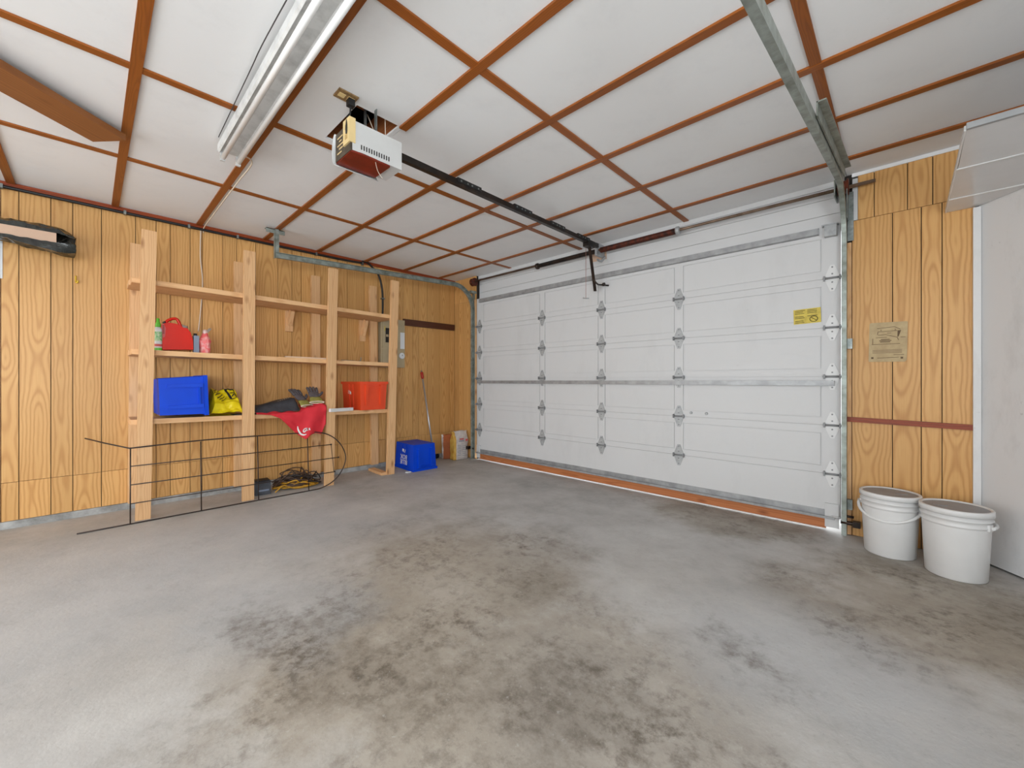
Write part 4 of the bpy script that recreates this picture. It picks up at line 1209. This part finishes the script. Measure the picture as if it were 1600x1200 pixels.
def cord(name, label, m, seed, n, r, cx, cy, rx, ry, hgt, tail=None):
    rn = random.Random(seed); P = []
    for k in range(n * 8):
        a = k / 8 * 2 * math.pi; rr = .45 + .55 * rn.random(); lay = (k / (n * 8))
        z = r + .004 + hgt * (lay ** .8) * (1.15 - rr) * (0.6 + .8 * rn.random())
        P.append(Vector((cx + rx * rr * math.cos(a + lay * 1.3) + rn.uniform(-.03, .03), cy + ry * rr * math.sin(a + lay * 1.3) + rn.uniform(-.04, .04), max(z, r + .002))))
    if tail: P = [Vector(t) for t in tail] + P
    return tag(MB().tube(smooth_path(P, 4), r, 6).build(name, m), label, 'cord', 'tangled extension cords')


random.seed(3)
cord('extension_cord', 'brown extension cord in the tangle under the shelving', M_BCORD, 1, 11, .0055, -4.475, 1.455, .13, .20, .26)
cord('extension_cord', 'yellow extension cord in the tangle under the shelving', M_YCORD, 2, 7, .0065, -4.45, 1.46, .12, .19, .12, [(-4.33, 1.235, .012), (-4.335, 1.26, .03), (-4.35, 1.32, .06)])
cord('extension_cord', 'dark grey extension cord in the tangle under the shelving', M_KCORD, 4, 9, .005, -4.49, 1.50, .12, .21, .22)

# pole, hose, sacks by the far corner
pl = thing('metal_pole', 'aluminium pole with red grip leaning on the wall behind blue bin', 'pole', (-4.455, 3.14, 0))
p0, p1 = Vector((-4.455, 3.165, .011)), Vector((-4.70, 3.10, 1.225))
p1 = px_(658.5, 579, -4.695)
d = (p1 - p0).normalized()
MB().tube([p0, p1 - d * .10], .011, 10).build('tube', M_ALU, pl)
MB().tube([p1 - d * .115, p1 - d * .09, p1 - d * .03, p1 - d * .02], [.013, .021, .021, .013], 10).build('grip', pm('red_grip', rgb(168, 40, 26), .45), pl)
MB().tube([p1 - d * .022, p1], .010, 10).build('tip', M_GALV, pl)
o = MB().tube(smooth_path([(-4.665, 2.98, .034), (-4.667, 3.2, .033), (-4.665, 3.37, .034)], 4), .030, 12).build('hose', M_BLACK)
tag(o, 'thick black hose lying along the wall between blue bin and sacks', 'hose')


def sack(label, c, sx, sy, hz, side_mat, seed, front=M_SACKW, printed=True, tilt=0):
    root = thing('paper_sack', label, 'sack', (c[0], c[1], 0), 'paper sacks in the corner')
    M = Matrix.Translation((c[0], c[1], .002)) @ Matrix.Rotation(tilt, 4, 'Z')
    def sf(u, v):
        a = u * 2 * math.pi; ca, sa = math.cos(a), math.sin(a)
        k = 5 if v < .9 else 3
        x = math.copysign(abs(ca) ** (2 / k), ca); y = math.copysign(abs(sa) ** (2 / k), sa)
        th = 1 if v < .72 else 1 - .80 * (v - .72) / .28
        n = noise.noise(Vector((ca * 2.2 + seed, sa * 2.2, v * 4))) * .012
        return Vector(((sx / 2 * th + n) * x, (sy / 2 + n + (.008 if v > .95 else 0)) * y, v * hz + (noise.noise(Vector((a * 1.5, seed, 3))) * .012 if v > .9 else 0)))
    b = MB(); V = b.grid(40, 14, sf)
    for f in b.bm.faces:
        cc = f.calc_center_median()
        f.material_index = 1 if cc.y < -sy * .36 else 0
    b._f([V[i][0] for i in range(40)])
    b.build('sack', [front, side_mat], root, M, weld=True)
    if printed:
        b = MB()
        def patch(y0, y1, z0, z1, mi):
            b.mi = mi
            for k in range(5):
                ys = [y0 + (y1 - y0) * (k + t) / 5 for t in (0, 1)]
                b._f([b.bm.verts.new((sx / 2 + .0095, y, z)) for y, z in ((ys[0], z0), (ys[1], z0), (ys[1], z1), (ys[0], z1))])
        patch(-.045, .03, .27, .29, 0); patch(-.055, .035, .245, .262, 1); patch(.06, .10, .245, .275, 0)
        for k in range(7): patch(-.075 + (k % 2) * .01, -.02, .06 + k * .022, .068 + k * .022, 1)
        for k in range(6): patch(0.0, .085 - (k % 3) * .01, .05 + k * .026, .055 + k * .026, 1)
        b.build('print', [M_SACKR, M_SACKG], root, M)
    return root


sack('white printed paper sack with yellow side standing in the corner', (-4.42, 3.545), .115, .25, .385, M_SACKY, 1)
sack('brown paper sack with white edge slumped behind the white sack', (-4.605, 3.475), .17, .14, .325, M_SACKW, 5, M_SACKB, False, math.radians(-35))

# small white scrap by the blue bin
tag(MB().prism([(-.03, -.012), (.028, -.016), (.034, .01), (-.02, .014)], .0005, .012, lambda p, t: (-4.19 + p[1], 2.60 + p[0], t)).build('paper_scrap', M_PAPER), 'small white scrap on the floor beside the blue bin', 'scrap')

# ------------------------------------------------------------------ white pails by the pier


def pail(label, c, rot, htilt):
    root = thing('bucket', label, 'bucket', (c[0], c[1], 0), 'white plastic buckets')
    M = Matrix.Translation((c[0], c[1], .001)) @ Matrix.Rotation(rot, 4, 'Z')
    MB().lathe([(.118, 0), (.122, .004), (.1345, .285), (.1345, .292), (.139, .294), (.139, .300), (.1355, .303), (.1365, .325), (.143, .327), (.143, .334), (.137, .337), (.138, .357)], 40, M).build('body', M_WHITEP, root)
    MB().lathe([(.140, .352), (.1465, .354), (.1465, .378), (.143, .383), (.134, .383), (.130, .376)], 40, M, closed_top=False, closed_bot=False).build('lid_ring', M_WHITEP, root)
    MB().lathe([(.1305, .374), (.1305, .3765)], 40, M).build('lid', M_LID, root)
    MB().lathe([(.03, .3765), (.03, .379), (.026, .379)], 16, M @ Matrix.Translation((.05, .03, 0))).build('lid_boss', M_LID, root)
    for s in (-1, 1):
        b = MB(); b.box(s * .1365 - .008, s * .1365 + .008, -.014, .014, .285, .32); b.build('handle_ear', M_WHITEP, root, M, bevel=.004)
    P = []
    for k in range(17):
        a = math.pi * k / 16; rr = .150
        P.append(Vector((rr * math.cos(a), -rr * 1.02 * math.sin(a) * math.cos(htilt), .302 - rr * 1.02 * math.sin(a) * math.sin(htilt))))
    MB().tube(P, .0085, 8).build('handle', M_WHITEP, root, M)
    return root


pail('white lidded bucket nearer the garage door track', (-.058, 3.492), math.radians(-12), math.radians(32))
pail('white lidded bucket nearer the white angled wall', (.214, 3.362), math.radians(150), math.radians(-2))

# ------------------------------------------------------------------ overhead white shelf in the right corner
oh = thing('overhead_shelf', 'white overhead shelf of three panels above the wood pier', 'shelf', (.3, 3.3, 2.128))
zs = 2.128


def wallx(y): return c0.x + (c0.y - y) * cd.x / -cd.y - .006


ys = [2.536, 2.976, 3.444, 3.697]
for y0_, y1_ in zip(ys, ys[1:]):
    y0_ += .003; y1_ -= .003
    pts = [(.192, y0_), (wallx(y0_), y0_), (wallx(y1_), y1_), (.198, y1_)]
    MB().prism(pts, zs, zs + .016, lambda p, t: (p[0], p[1], t)).build('shelf_panel', M_WHITEG, oh, bevel=.002)
for y in ys[1:3]:
    MB().prism([(.192, y - .005), (wallx(y), y - .005), (wallx(y), y + .005), (.192, y + .005)], zs - .004, zs + .002, lambda p, t: (p[0], p[1], t)).build('joint_strip', M_WHITEP, oh)
MB().box(.192, wallx(2.536), 2.520, 2.537, zs - .001, zs + .024).build('front_edge', pm('grey_edge', rgb(150, 152, 153), .5), oh)
MB().prism([(.186, 2.537), (.192, 2.537), (.198, 3.697), (.192, 3.697)], zs - .002, zs + .02, lambda p, t: (p[0], p[1], t)).build('side_edge', M_WHITEP, oh)
